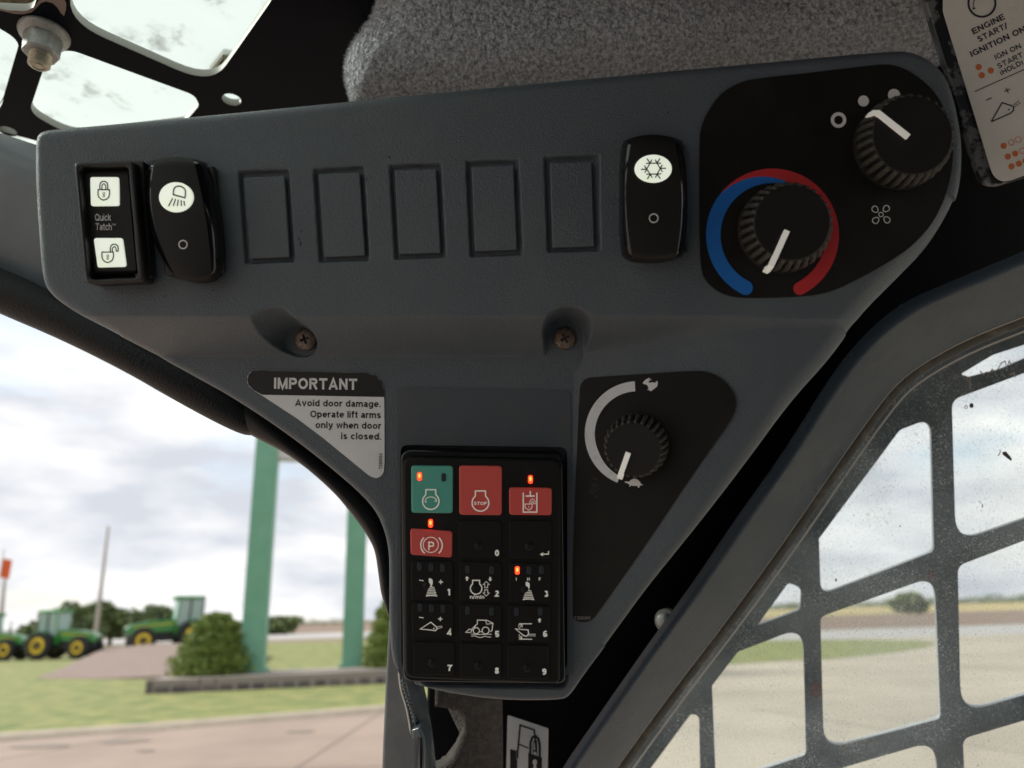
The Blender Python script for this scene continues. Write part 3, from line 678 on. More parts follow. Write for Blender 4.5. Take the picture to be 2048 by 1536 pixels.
def padlock(pr, cx, cy, openl=False, k=1.0, w=.9):
    # in ZS zoom units; closed: body shield + shackle
    body = [(-62, -5), (62, -5), (64, 40), (54, 78), (30, 100), (0, 110), (-30, 100), (-54, 78), (-64, 40)]
    pr.stroke([(cx + x * k, cy + y * k) for x, y in body], 10 * k * w, closed=True)
    sh = [(-42, -5), (-44, -50), (-36, -80), (-14, -96), (14, -96), (36, -80), (44, -50), (42, -5)]
    si = [(-20, -5), (-21, -46), (-12, -64), (0, -70), (12, -64), (21, -46), (20, -5)]
    if openl: sh = [(x + 62 + 10, y + 5 - (14 if x > 30 and y > -20 else 0)) for x, y in sh]; si = [(x + 62 + 10, y + 5 - (14 if x > 15 and y > -20 else 0)) for x, y in si]
    pr.stroke([(cx + x * k, cy + y * k) for x, y in sh], 10 * k * w); pr.stroke([(cx + x * k, cy + y * k) for x, y in si], 9 * k * w)
    if openl: pr.stroke([(cx + (42 + 72) * k, cy - 14 * k), (cx + (20 + 72) * k, cy - 14 * k)], 9 * k * w)
    pr.ring(cx, cy + 36 * k, 12 * k, 5 * k * w, 14); pr.stroke([(cx - 5 * k, cy + 46 * k), (cx - 9 * k, cy + 74 * k), (cx + 9 * k, cy + 74 * k), (cx + 5 * k, cy + 46 * k)], 5 * k * w)
FR1B = FR1
pr = Print(); padlock(pr, 425, 440, w=1.35); pr.build('padlock_symbol', FR1B, M['ink'], la, .0002, conv=ZS)
pr = Print(); padlock(pr, 468, 1125, True, w=1.35); pr.build('open_padlock_symbol', FR1B, M['ink'], lb, .0002, conv=ZS)
pr = Print(); pr.text('Quick', 330, 775, 175, 74, bold=.125); pr.text('Tatch', 335, 878, 177, 74, bold=.125); pr.text('TM', 514, 828, 40, 20, bold=.15)
pr.build('lettering', FZ(5.6), M['white'], rk, .0003, conv=ZS)

# ------------------------------------------------------------------ contour rockers (work light, air conditioning)
def rocker(name, label, xl, ml, mr, xr, ytop, ybot, zf, bezel, lens, ring, symfun):
    cx = (xl(.5) + xr(.5)) / 2; cy = (ytop(.5) + ybot(.5)) / 2
    e = empty(name, P(cx, cy, 0), label, 'switch', 'console rocker switches')
    plate('bezel', FZ(3.4), rquad(bezel, 8), (), .0034, .0007, M['black'], e)
    def strip(nm, fa, fb, za, zb, m, nu, sag=0):
        def q(u, v):
            x = fa(v) + (fb(v) - fa(v)) * u; s = (x - xl(v)) / (xr(v) - xl(v)); y = ytop(s) + (ybot(s) - ytop(s)) * v; return x, y
        return grid_patch(nm, q, lambda u, v: za(v) + (zb(v) - za(v)) * u + sag * math.sin(math.pi * u) - 2.2 * max(0, (.05 - v) / .05) ** 2 - 1.5 * max(0, (v - .96) / .04) ** 2, nu, 44, m, e, skirt=1.0)
    edge = lambda v: zf(v) - 5.0
    cap = strip('rocker_cap', ml, mr, zf, zf, M['matte'], 14, .5)
    strip('side_rail', lambda v: xl(v), lambda v: ml(v) + .0, edge, lambda v: zf(v) - .35, M['gloss'], 6, .9)
    strip('side_rail', lambda v: mr(v), lambda v: xr(v), lambda v: zf(v) - .35, edge, M['gloss'], 6, .9)
    lx, ly, rx, ry = lens; zz = zf((ly - ytop(.5)) / (ybot(.5) - ytop(.5))) + 1.35
    ln = plate('lens', FZ(zz), [(lx + rx * math.cos(2 * math.pi * k / 48), ly + ry * math.sin(2 * math.pi * k / 48)) for k in range(48)], (), .0018, .0003, M['lens'], cap)
    pr = Print(); symfun(pr); pr.build('lens_symbol', FZ(zz), M['ink'], ln, .0002)
    pr = Print(); pr.ring(ring[0], ring[1], ring[2], 2.1, 28); zz = zf((ring[1] - ytop(.5)) / (ybot(.5) - ytop(.5))) + .62
    pr.build('off_mark', FZ(zz), M['white'], cap)
    return e
def lamp_sym(pr):
    c = lambda pts: [ZS(*p) for p in pts]
    pr.stroke(c([(1188, 490), (1190, 440), (1205, 410), (1235, 396), (1270, 398), (1305, 418), (1322, 450), (1320, 500), (1314, 524)]), 2.8, closed=True)
    for a, b in [((1182, 528), (1134, 618)), ((1213, 534), (1188, 614)), ((1243, 544), (1232, 614)), ((1275, 551), (1275, 614)), ((1304, 558), (1313, 612))]: pr.stroke(c([a, b]), 2.5)
rocker('work_light_switch', 'glossy black rocker switch with a round lamp symbol lens, second from the left',
       smooth_keys([(0, 296), (.15, 290), (.35, 291), (.6, 301), (.85, 323), (1, 345)]), smooth_keys([(0, 310), (.2, 302.5), (.42, 303), (.62, 314), (.82, 330), (1, 351)]),
       smooth_keys([(0, 385), (.2, 398), (.5, 411), (.8, 420), (1, 422)]), smooth_keys([(0, 411), (.2, 424), (.5, 436), (.8, 443), (1, 444)]),
       lambda s: 314 + 22 * (s - .5) ** 2 * 2 + 0 * s, lambda s: 562 - 30 * (s - .45) ** 2 * 2, lambda v: 11 - 3.5 * (v - .45) ** 2 * 4 * .5,
       [(300, 335), (428, 330), (448, 545), (330, 552)], (351.5, 394, 34, 30), (366, 489, 8.2), lamp_sym)
def snow_sym(pr):
    ZA = zoomer(1220, 250, 5.295); c = lambda pts: [ZA(*p) for p in pts]
    hexa = [(424, 405), (498, 404), (533, 460), (499, 519), (426, 521), (388, 467)]
    pr.stroke(c(hexa), 2.4, closed=True)
    for x, y in hexa:
        dx, dy = x - 461, y - 462; l = math.hypot(dx, dy); dx /= l; dy /= l
        pr.stroke(c([(x, y), (x + dx * 60, y + dy * 60)]), 2.4)
        for s_ in (-1, 1):
            a = math.atan2(dy, dx) + s_ * R_(60); pr.stroke(c([(x, y), (x + 44 * math.cos(a), y + 44 * math.sin(a))]), 2.3)
rocker('air_conditioning_switch', 'glossy black rocker switch with a snowflake lens, right of the blank plates',
       smooth_keys([(0, 1247), (.15, 1242.5), (.5, 1241), (.85, 1243), (1, 1247)]), smooth_keys([(0, 1264), (.25, 1255), (.5, 1252), (.75, 1256), (1, 1265)]),
       smooth_keys([(0, 1348), (.25, 1359), (.5, 1363.5), (.75, 1361), (1, 1352)]), smooth_keys([(0, 1365), (.15, 1371), (.5, 1376), (.85, 1372), (1, 1366)]),
       lambda s: 269 + 32 * (s - .5) ** 2 * 1.6, lambda s: 520 - 20 * (s - .5) ** 2 * 1.6, lambda v: 11 - 3.5 * (v - .55) ** 2 * 4 * .5,
       [(1242, 290), (1372, 288), (1376, 508), (1246, 512)], (1307, 337, 37, 28), (1307.4, 436.4, 8.6), snow_sym)

# ------------------------------------------------------------------ keypad
kp = empty('keypad', P(962, 1140, -20), 'black rubber keypad with green, red and numbered keys and lit orange lights', 'keypad')
KO = [(801, 899), (1125, 905), (1131, 1368), (806, 1364)]
plate('housing', FZ(-15.5), rquad(KO, [22, 18, 16, 24]), (), .011, .0008, M['gloss'], kp)
KFQ = [(805, 914), (1123, 920), (1120, 1369), (809, 1357)]
KF = FZ(-11)
pad = plate('rubber_pad', KF, rquad(KFQ, [20, 18, 14, 20]), (), .005, .0012, M['rubberkey'], kp)
K1 = zoomer(780, 860, 5.389); K2 = zoomer(780, 1100, 5.389)
KT = KF.lift(.00075)
CORE = mat('led_core', (1, .3, .1), .3, emit=((1.0, .20, .03), 1.6))
def key(rect, m, leds=(), dome=None, drawings=(), label=None, quad=None):
    x0, y0, x1, y1 = rect; q = quad or [(x0, y0), (x1, y0 + 1), (x1 - .5, y1 + 1), (x0 + .5, y1)]
    k = plate('key', KT, rquad(q, 7), (), .0013 if label else .0009, .0006 if label else .00035, m, kp, label=label)
    if dome:
        fr = KT; vs = []; fs = []; u0, v0 = fr.pxuv(*dome); r = .00185; n = 20; rg = [(1.0, -.0001), (.85, .0004), (.6, .0007), (.3, .0009)]
        for rr, z in rg:
            for i in range(n): a = 2 * math.pi * i / n; vs.append(fr.p3(u0 + r * rr * math.cos(a), v0 + r * rr * math.sin(a), z))
        for j in range(3):
            for i in range(n): i2 = (i + 1) % n; fs.append((j * n + i, j * n + i2, (j + 1) * n + i2, (j + 1) * n + i))
        fs.append(tuple(3 * n + i for i in range(n)))
        mesh('key_dome', vs, fs, m, k, smooth=True)
    for lx, ly, on in leds:
        plate('indicator_light', KF.lift(.0011), rquad([(lx - 4.6, ly - 8.2), (lx + 4.6, ly - 8.2), (lx + 4.6, ly + 8.2), (lx - 4.6, ly + 8.2)], 4.4), (), .0008, .0002, M['led_on'] if on else M['led_off'], k, label='lit orange-red indicator light' if on else None)
    for lx, ly, on in leds:
        if on: pr = Print(); pr.disc(lx, ly - 1.5, 2.4, 4.6, 14); pr.build('lamp_core', KF.lift(.00125), CORE, k, .0001)
    for nm, fn in drawings:
        pr = Print(); fn(pr); pr.build(nm, KF.lift(.0011 if dome else .00080), M['offwhite'], k, .0001 + (.0002 if label else 0))
    return k
def engine(pr, cx, cy, s, w, f):
    # engine outline: round body with a square head, centre of the round body at cx,cy
    pts = [(cx - .32 * s, cy - .72 * s), (cx - .32 * s, cy - .98 * s - .18 * s), (cx - .60 * s, cy - 1.16 * s)]
    a0, a1 = 125, -235 + 290
    ring = [(cx + s * math.cos(R_(a)), cy - s * math.sin(R_(a))) for a in np.linspace(52, -232, 30)]
    head = [(cx - .58 * s, cy - 1.35 * s), (cx - .58 * s, cy - 1.5 * s), (cx + .58 * s, cy - 1.5 * s), (cx + .58 * s, cy - 1.35 * s)]
    head = [(cx - .60 * s, cy - 1.42 * s), (cx + .60 * s, cy - 1.42 * s)]
    pr.stroke([f(*p) for p in ring + head], w, closed=True)
def d_green(pr):
    engine(pr, 440, 768, 88, 2.6, K1)
    pr.stroke([K1(440 + 60 * math.cos(R_(a)), 768 - 5 - 42 * math.sin(R_(a))) for a in np.linspace(185, 10, 14)], 1.6)
    pr.stroke([K1(*p) for p in [(478, 765), (500, 772), (500, 742)]], 1.4); pr.stroke([K1(*p) for p in [(374, 765), (385, 780), (398, 768)]], 1.4)
def d_stop(pr): engine(pr, 975, 785, 90, 2.6, K1); x, y = K1(905, 808); pr.text('STOP', x, y, 26, 6.4, bold=.2)
def d_hyd(pr):
    c = lambda pts: [K1(*p) for p in pts]
    pr.stroke(c([(1437, 675), (1437, 885), (1583, 885), (1583, 675)]), 2.6); pr.stroke(c([(1512, 658), (1512, 712)]), 2.6); pr.stroke(c([(1462, 712), (1560, 712)]), 2.8)
    pr.stroke(c([(1455, 798), (1533, 798), (1530, 840), (1495, 865), (1458, 840)]), 1.5, closed=True)
    pr.stroke(c([(1506, 798), (1508, 765), (1525, 745), (1548, 745), (1564, 765), (1564, 795), (1548, 795), (1546, 772), (1530, 768), (1528, 798)]), 1.3); pr.stroke(c([(1495, 820), (1495, 840)]), 1.3)
def d_park(pr):
    pr.ring(*K1(440, 1238), 15.2, 1.6, 30); pr.ring(*K1(445, 1240), 21.0, 2.6, 14, 135, 232); pr.ring(*K1(450, 1244), 21.0, 2.6, 14, -48, 48)
    x, y = K1(413, 1295); pr.text('P', x, y, 12, 17, bold=.17)
def num(ch, z, x, y): 
    def f(pr): X, Y = z(x, y); pr.text(ch, X, Y + 6.3, None, 12.6, bold=.25, align='c')
    return f
def d_enter(pr): c = lambda pts: [K1(*p) for p in pts]; pr.stroke(c([(1708, 1305), (1708, 1338), (1650, 1338)]), 2.2); pr.poly(c([(1615, 1340), (1650, 1318), (1650, 1362)]))
def pm(pr, ax, ay, bx, by):
    pr.stroke([K2(ax - 24, ay - 4), K2(ax + 24, ay + 4)], 1.7); pr.stroke([K2(bx - 24, by), K2(bx + 24, by)], 1.9); pr.stroke([K2(bx, by - 24), K2(bx, by + 24)], 1.9)
def lever(pr, cx, cy):
    c = lambda pts: [K2(cx + x, cy + y) for x, y in pts]
    pr.poly(c([(-28, -95), (-8, -98), (14, -80), (16, -45), (6, -8), (-22, -8), (-26, -40)]))
    for k in range(6):
        y0 = -2 + k * 18; w_ = 30 + k * 6; pr.stroke(c([(-w_ + 2, y0 + 6), (-w_ * .4, y0), (w_ * .5, y0), (w_ + 4, y0 + 7)]), 1.7 if k < 5 else 2.4)
def d_1(pr): pm(pr, 338, 328, 548, 345); lever(pr, 445, 402)
def arrow(pr, x, y, up=True, s=1.0):
    k = -1 if up else 1; pr.poly([K2(x, y + 24 * k * s), K2(x + 22 * s, y), K2(x + 9 * s, y), K2(x + 9 * s, y - 24 * k * s), K2(x - 9 * s, y - 24 * k * s), K2(x - 9 * s, y), K2(x - 22 * s, y)])
def d_2(pr):
    engine(pr, 928, 415, 62, 2.3, K2); arrow(pr, 830, 306); arrow(pr, 1080, 314, False)
    for cy, u in ((380, -1), (455, 1)):
        pr.stroke([K2(1037 + x, cy + y * u) for x, y in [(0, 40), (34, 8), (16, 8), (16, -26), (-16, -26), (-16, 8), (-34, 8)]], 1.3, closed=True)
    x, y = K2(862, 525); pr.text('n/min', x, y, 28.5, 7.5, bold=.19)
def d_3(pr):
    lever(pr, 1490, 440)
    for ch, x in (('I', 1362), ('H', 1492), ('F', 1615)): X, Y = K2(x, 330); pr.text(ch, X, Y, None, 6.2, bold=.2, align='c')
def d_4(pr):
    pm(pr, 338, 728, 542, 743); c = lambda pts: [K2(*p) for p in pts]
    pr.stroke(c([(325, 852), (440, 778), (500, 830), (508, 850), (490, 870), (440, 862)]), 2.0, closed=True); pr.disc(*K2(472, 846), 1.5, n=8)
    pr.stroke(c([(505, 828), (562, 820)]), 1.1); pr.stroke(c([(510, 848), (566, 832)]), 1.1)
def d_5(pr):
    c = lambda pts: [K2(*p) for p in pts]
    pr.stroke(c([(905, 850), (925, 808), (940, 800), (942, 755), (1045, 758), (1110, 790), (1098, 870), (1080, 878)]), 1.7)
    pr.stroke(c([(1030, 762), (1042, 800), (1100, 792)]), 1.3); pr.ring(*K2(930, 870), 6.2, 1.8, 18); pr.ring(*K2(1030, 868), 7.0, 1.8, 18)
    pr.stroke(c([(965, 880), (990, 880)]), 1.5); pr.stroke(c([(815, 888), (855, 852), (885, 862), (870, 888)]), 1.6, closed=True); pr.stroke(c([(880, 855), (925, 808)]), 1.6)
    pr.stroke(c([(875, 906), (960, 910), (1095, 908)]), 1.3); pr.stroke(c([(875, 930), (915, 924), (950, 940), (985, 942), (1020, 928), (1060, 938), (1090, 938)]), 1.3)
def d_6(pr):
    c = lambda pts: [K2(*p) for p in pts]; arrow(pr, 1612, 757)
    pr.stroke(c([(1390, 795), (1530, 795)]), 1.8); pr.stroke(c([(1390, 960), (1532, 962)]), 1.8)
    pr.stroke(c([(1352, 850), (1490, 862), (1494, 905), (1470, 930), (1440, 922)]), 2.0, closed=True); pr.stroke(c([(1496, 908), (1570, 908)]), 1.1); pr.stroke(c([(1490, 925), (1570, 926)]), 1.1)
    pr.stroke(c([(1390, 845), (1425, 805)]), 1.3); pr.stroke(c([(1385, 830), (1390, 805), (1425, 805), (1424, 835)]), 1.1)
    pr.stroke(c([(1388, 912), (1425, 955)]), 1.3); pr.stroke(c([(1385, 940), (1420, 955), (1420, 925)]), 1.1)
key((822, 931, 906, 1026), M['keygreen'], [(839, 953, 1), (887, 955, 0)], None, [('engine_start_symbol', d_green)], 'green key')
key((918, 931, 1004, 1030), M['keyred'], [], None, [('engine_stop_symbol', d_stop)], 'red key marked STOP')
key((1018, 975, 1104, 1030), M['keyred'], [(1061, 959, 1)], None, [('hydraulic_lock_symbol', d_hyd)], 'red key')
key((820, 1058, 905, 1115), M['keyred'], [(861, 1047, 1)], None, [('park_brake_symbol', d_park)], 'red key', quad=[(820, 1057), (905, 1063), (904, 1116), (821, 1110)])
RK = M['rubberkey']
key((917, 1041, 1003, 1115), RK, (), (957, 1092), [('numeral', num('0', K1, 1153, 1325))])
key((1018, 1041, 1103, 1117), RK, (), (1058, 1093), [('enter_symbol', d_enter)])
key((822, 1122, 906, 1199), RK, [(839, 1133, 0), (862, 1135, 0), (885, 1136, 0)], (854, 1170), [('lever_symbol', d_1), ('numeral', num('1', K2, 632, 455))])
key((918, 1124, 1003, 1201), RK, [(935, 1139, 0), (983.5, 1140.5, 0)], (950, 1176), [('engine_speed_symbol', d_2), ('numeral', num('2', K2, 1148, 470))])
key((1018, 1126, 1101, 1203), RK, [(1034.6, 1141, 1), (1058, 1141, 0), (1083, 1140, 0)], (1050, 1178), [('lever_symbol', d_3), ('numeral', num('3', K2, 1685, 472))])
key((824, 1206, 907, 1275), RK, [(840, 1215, 0), (863, 1217, 0), (886, 1218, 0)], None, [('bucket_symbol', d_4), ('numeral', num('4', K2, 635, 885))])
key((919, 1208, 1003, 1280), RK, [(935, 1221.5, 0), (983, 1223, 0)], None, [('machine_symbol', d_5), ('numeral', num('5', K2, 1153, 905))])
key((1016, 1211, 1100, 1283), RK, [(1033, 1224, 0), (1080.6, 1223, 0)], None, [('bucket_height_symbol', d_6), ('numeral', num('6', K2, 1672, 903))])
key((827, 1284, 909, 1350), RK, (), (864, 1326), [('numeral', num('7', K2, 648, 1270))])
key((920, 1287, 1003, 1355), RK, (), (957, 1332), [('numeral', num('8', K2, 1152, 1300))])
key((1014, 1290, 1098, 1358), RK, (), (1054, 1336), [('numeral', num('9', K2, 1663, 1312))])
#PART2
# ================================================================== THE CAB ROUND THE CONSOLE
ROOFZ = CAM.z + .32
FRF = Fr(Vector((0, 0, ROOFZ)), (1, 0, 0), (0, 0, -1))     # roof plane, normal down
def ruv(px, py): return FRF.pxuv(px, py)
def rxy(x, y): return FRF.uv(Vector((x, y, ROOFZ)))
Z1 = zoomer(0, 0, 2.926)
ZN = zoomer(0, 0, 5.12)
def hole(pts, r): return [tuple(p) for p in rquad([ruv(*p) for p in pts], [x / 1000 for x in r] if isinstance(r, list) else r / 1000, 7)]
holes = [hole([Z1(440, -330), Z1(400, 130), Z1(1240, 500), Z1(1620, -40), Z1(1400, -420)], [20, 22, 22, 20, 20]),
         hole([Z1(290, 300), Z1(430, 300), Z1(1140, 560), Z1(1165, 620), Z1(1080, 720), Z1(420, 800), Z1(170, 660)], [12, 10, 12, 8, 12, 20, 14]),
         hole([Z1(-700, -20), Z1(-60, 130), Z1(125, 240), Z1(15, 610), Z1(-60, 740), Z1(-800, 640)], [20, 12, 14, 12, 20, 20]),
         hole([Z1(-500, -420), Z1(-420, -60), Z1(-20, 60), Z1(190, 70), Z1(230, -60), Z1(200, -420)], [20, 20, 10, 12, 14, 20])]
def circ(fr, px, py, r, n=24):
    u, v = fr.pxuv(px, py); return [(u + r * math.cos(2 * math.pi * k / n), v + r * math.sin(2 * math.pi * k / n)) for k in range(n)]
holes.append(circ(FRF, *Z1(1355, 585), .0058)); holes.append(circ(FRF, *ZN(80, 1345), .0052))
# unseen lattice openings over the seat, placed to light the console's top edge
for i in range(3):
    for j in range(3):
        x0, y0 = -.56 + i * .17, .105 - j * .2
        holes.append([tuple(p) for p in rquad([Vector(rxy(x0, y0)), Vector(rxy(x0 + .14, y0)), Vector(rxy(x0 + .14, y0 + .155)), Vector(rxy(x0, y0 + .155))], .02)])
for x0 in (-.50,): holes.append([tuple(p) for p in rquad([Vector(rxy(x0, .275)), Vector(rxy(x0 + .17, .275)), Vector(rxy(x0 + .17, .40)), Vector(rxy(x0, .40))], .02)])  # extra unseen opening, added so the sun reaches the console rim
outer = [ruv(2500, 230), ruv(1700, 262), ruv(700, 285), ruv(75, 283), ruv(0, 262), rxy(-.62, .43), rxy(-.62, .22), rxy(-.62, -.7), rxy(.5, -.7), rxy(.62, .2)]
roof = plate('roof_plate', FRF, outer, holes, .0055, .0004, M['roofsteel'], uvspace=True, edge=M['cutedge_lit'])
tag(roof, 'black perforated steel roof plate above the console with large rounded openings', 'roof')
# dirty clear roof panel lying on the plate
m = bpy.data.materials.new('roof_window'); m.use_nodes = True; t = m.node_tree; t.nodes.clear()
out = N(t, 'ShaderNodeOutputMaterial'); tr = N(t, 'ShaderNodeBsdfTransparent'); tl = N(t, 'ShaderNodeBsdfTranslucent'); df = N(t, 'ShaderNodeBsdfDiffuse'); m1 = N(t, 'ShaderNodeMixShader'); m2 = N(t, 'ShaderNodeMixShader')
tr.inputs[0].default_value = (.80, .84, .81, 1); tl.inputs[0].default_value = (.72, .77, .74, 1); m1.inputs[0].default_value = .35
tcn = N(t, 'ShaderNodeTexCoord'); n1 = N(t, 'ShaderNodeTexNoise'); n1.inputs['Scale'].default_value = 42; n1.inputs['Detail'].default_value = 8; n1.inputs['Roughness'].default_value = .62
r1 = N(t, 'ShaderNodeValToRGB'); r1.color_ramp.elements[0].position = .58; r1.color_ramp.elements[1].position = .68; r1.color_ramp.elements[1].color = (.4, .4, .4, 1)
df.inputs[0].default_value = (.32, .29, .2, 1)
t.links.new(tcn.outputs['Object'], n1.inputs[0]); t.links.new(n1.outputs[0], r1.inputs[0]); t.links.new(r1.outputs[0], m2.inputs[0])
t.links.new(tr.outputs[0], m1.inputs[1]); t.links.new(tl.outputs[0], m1.inputs[2]); t.links.new(m1.outputs[0], m2.inputs[1]); t.links.new(df.outputs[0], m2.inputs[2]); t.links.new(m2.outputs[0], out.inputs[0])
M['roofwin'] = m
up_ = Fr(Vector((0, 0, ROOFZ + .030)), (1, 0, 0), (0, 0, -1))
rw = plate('roof_window', up_, [up_.uv(Vector((x, y, ROOFZ + .03))) for x, y in ((-.9, .62), (.2, .62), (.2, -.75), (-.9, -.75))], (), .004, 0, m, uvspace=True)
tag(rw, 'pale dirt-flecked clear panel lying over the roof plate openings', 'window')
# foam block and washer lying on the clear panel seen through the openings
up2 = Fr(Vector((0, 0, ROOFZ + .026)), (1, 0, 0), (0, 0, -1))
o = plate('foam_strip', up2, [Z1(1300, 350), Z1(1380, 365), Z1(1300, 470), Z1(1220, 450)], (), .01, .001, mat('foam_tan', (.22, .20, .14), .95, bump=(900, 1, .002)))
tag(o, 'small tan foam scrap at the corner of the largest roof opening', 'foam')
o = plate('foam_pad', up2, [ZN(x, y) for x, y in [(-120, -200), (380, -200), (370, 10), (330, 40), (200, 58), (60, 50), (-100, 30)]], (), .01, .001, mat('foam_yellow', (.30, .26, .15), .95, bump=(900, 1, .002), var=(300, (.16, .13, .08), .4, .7)))
tag(o, 'yellowish foam pad showing in the top left corner opening', 'foam')
# bare primer patch where the paint is worn
pr = Print()
pr.poly([(-60, 95), (150, 142), (240, 147), (320, 128), (372, 80), (420, 30), (470, 14), (540, 32), (590, 80), (620, 130), (655, 165), (675, 100), (678, 40), (655, -30), (640, -80), (420, -80), (400, 0), (350, 70), (280, 108), (200, 118), (90, 110), (-60, 75)])
pr.build('worn_paint_patch', FRF, mat('bare_primer', (.23, .165, .15), .5), roof, .0004, conv=ZN)

# flange nut on a bolt
ne = empty('flange_nut', FRF.hit(90, 72), 'galvanised flange nut with a threaded stud hanging from the roof plate', 'nut')
fr = Fr(FRF.hit(89, 66), (1, .15, 0), (0.02, 0, -1))
def revolve(fr, prof, n, hexa=None):
    vs = []; fs = []
    for r, z in prof:
        for k in range(n): a = 2 * math.pi * k / n; vs.append(fr.p3(r * math.cos(a), r * math.sin(a), z))
    for j in range(len(prof) - 1):
        for k in range(n): k2 = (k + 1) % n; fs.append((j * n + k, j * n + k2, (j + 1) * n + k2, (j + 1) * n + k))
    fs.append(tuple((len(prof) - 1) * n + k for k in range(n))); return vs, fs
vs, fs = revolve(fr, [(.0128, -.001), (.0130, .0012), (.0124, .0026), (.0105, .0040), (.0098, .0046)], 40)
k0 = len(vs); n = 36
def hexr(a, ap): a = (a + .3) % (math.pi / 3) - math.pi / 6; return ap / math.cos(a)
for z, ap, rm in [(.0036, .0086, 1), (.0040, .0086, 1), (.0125, .0086, 1), (.0142, .0084, .98), (.0150, .0078, .9), (.0152, .0056, .85)]:
    for k in range(n):
        a = 2 * math.pi * k / n; r = hexr(a, ap); r = min(r, .0099 if z < .012 else (.0092 if z < .0145 else .0082)) if rm > .85 else ap; vs.append(fr.p3(r * math.cos(a), r * math.sin(a), z))
for j in range(5):
    for k in range(n): k2 = (k + 1) % n; fs.append((k0 + j * n + k, k0 + j * n + k2, k0 + (j + 1) * n + k2, k0 + (j + 1) * n + k))
o = mesh('nut_body', vs, fs, M['zinc'], ne); auto_smooth(o, 28)
prof = []
for i in range(15): prof += [(.0056 if i % 2 else .0050, .0135 + i * .00062)]
prof += [(.0046, .0225), (.0034, .0229), (.0032, .0224), (.0022, .0224), (.002, .0228)]
vs, fs = revolve(fr, prof, 28); o = mesh('threaded_stud', vs, fs, M['brass'], ne); auto_smooth(o, 50)

# grey felt-covered roll (headliner edge) above the console
fo_ = [(748, -120), (738, -10), (716, 30), (692, 66), (680, 100), (678, 130), (686, 170), (700, 200), (735, 216), (1100, 186), (1600, 146), (1880, 122), (1935, 80), (1945, -120)]
fmm = [tuple(p) for p in chaikin([mmxy(x, y, -85) for x, y in fo_], 2)]
def Hfelt(x, y): return -66 + 0 * x + 7 * np.sin(x / 33.) * .25 + 3 * np.sin(x / 17. + y / 20.) * .2 - np.clip((y - 170) * .15, 0, 20)
felt = wrapped('felt_roll', fmm, 1.6, lambda a, b: np.full(a.shape, 36.), Hfelt, 50, M['felt'])
tag(felt, 'fuzzy mottled grey felt-covered roll tucked under the roof above the console', 'headliner')
me = felt.data; nv = len(me.vertices); co = np.empty(nv * 3, 'f'); me.vertices.foreach_get('co', co); co = co.reshape(-1, 3) + np.array(worldloc(felt), 'f')
nrm = np.empty(nv * 3, 'f'); me.vertices.foreach_get('normal', nrm); nrm = nrm.reshape(-1, 3)
q = np.empty(len(me.polygons) * 4, 'i'); me.polygons.foreach_get('vertices', q); q = q.reshape(-1, 4)
fn = nrm[q].mean(1); sgn = np.sign((fn * np.array(-FWD)).sum(1).mean()); fn = fn * sgn; nrm = nrm * sgn
vis = (fn * np.array(-FWD)).sum(1) > -.35
q = q[vis]; NF = 120000; pick = rng.integers(0, len(q), NF); w = rng.dirichlet((1, 1, 1, 1), NF)
p0 = (co[q[pick]] * w[..., None]).sum(1); nn = (nrm[q[pick]] * w[..., None]).sum(1); nn /= np.linalg.norm(nn, axis=1)[:, None]
comb = np.array(RGT) * .25 - np.array(UPV) * .8
d1 = nn * .35 + rng.normal(0, .55, (NF, 3)) + comb * .35; d1 /= np.linalg.norm(d1, axis=1)[:, None]
d2 = d1 * .5 + rng.normal(0, .6, (NF, 3)) + nn * .15; d2 /= np.linalg.norm(d2, axis=1)[:, None]
ln = rng.uniform(.0012, .0032, NF)[:, None]; p1 = p0 + d1 * ln * .5; p2 = p1 + d2 * ln * .5
sd_ = np.cross(d1, -np.array(FWD) + rng.normal(0, .3, (NF, 3))); sd_ /= np.linalg.norm(sd_, axis=1)[:, None] + 1e-9; sd_ *= rng.uniform(.00004, .00008, NF)[:, None]
V = np.stack([p0 - sd_, p0 + sd_, p1 - sd_, p1 + sd_, p2], 1).reshape(-1, 3)
b = np.arange(NF)[:, None] * 5
tri = np.concatenate([b + [0, 1, 3], b + [0, 3, 2], b + [2, 3, 4]], 1).reshape(-1, 3)
fme = bpy.data.meshes.new('felt_fibres'); fme.vertices.add(len(V)); fme.vertices.foreach_set('co', V.astype('f').ravel())
fme.loops.add(tri.size); fme.polygons.add(len(tri)); fme.polygons.foreach_set('loop_start', np.arange(0, tri.size, 3)); fme.loops.foreach_set('vertex_index', tri.astype('i').ravel())
cl = np.sin(p0[:, 0] * 1500 + 3 * np.sin(p0[:, 2] * 1100)) * .5 + np.sin(p0[:, 2] * 1900 + 2 * np.sin(p0[:, 0] * 900)) * .5
mi_ = np.clip((rng.random(NF) * 2.6 + .3 + cl * .9), 0, 2.99).astype('i')
for k in 'ABC': fme.materials.append(M['felt' + k])
fme.polygons.foreach_set('material_index', np.repeat(mi_, 3)); fme.update()
fo2 = link('felt_fibres', fme, [], felt); tag(fo2, kind='stuff')

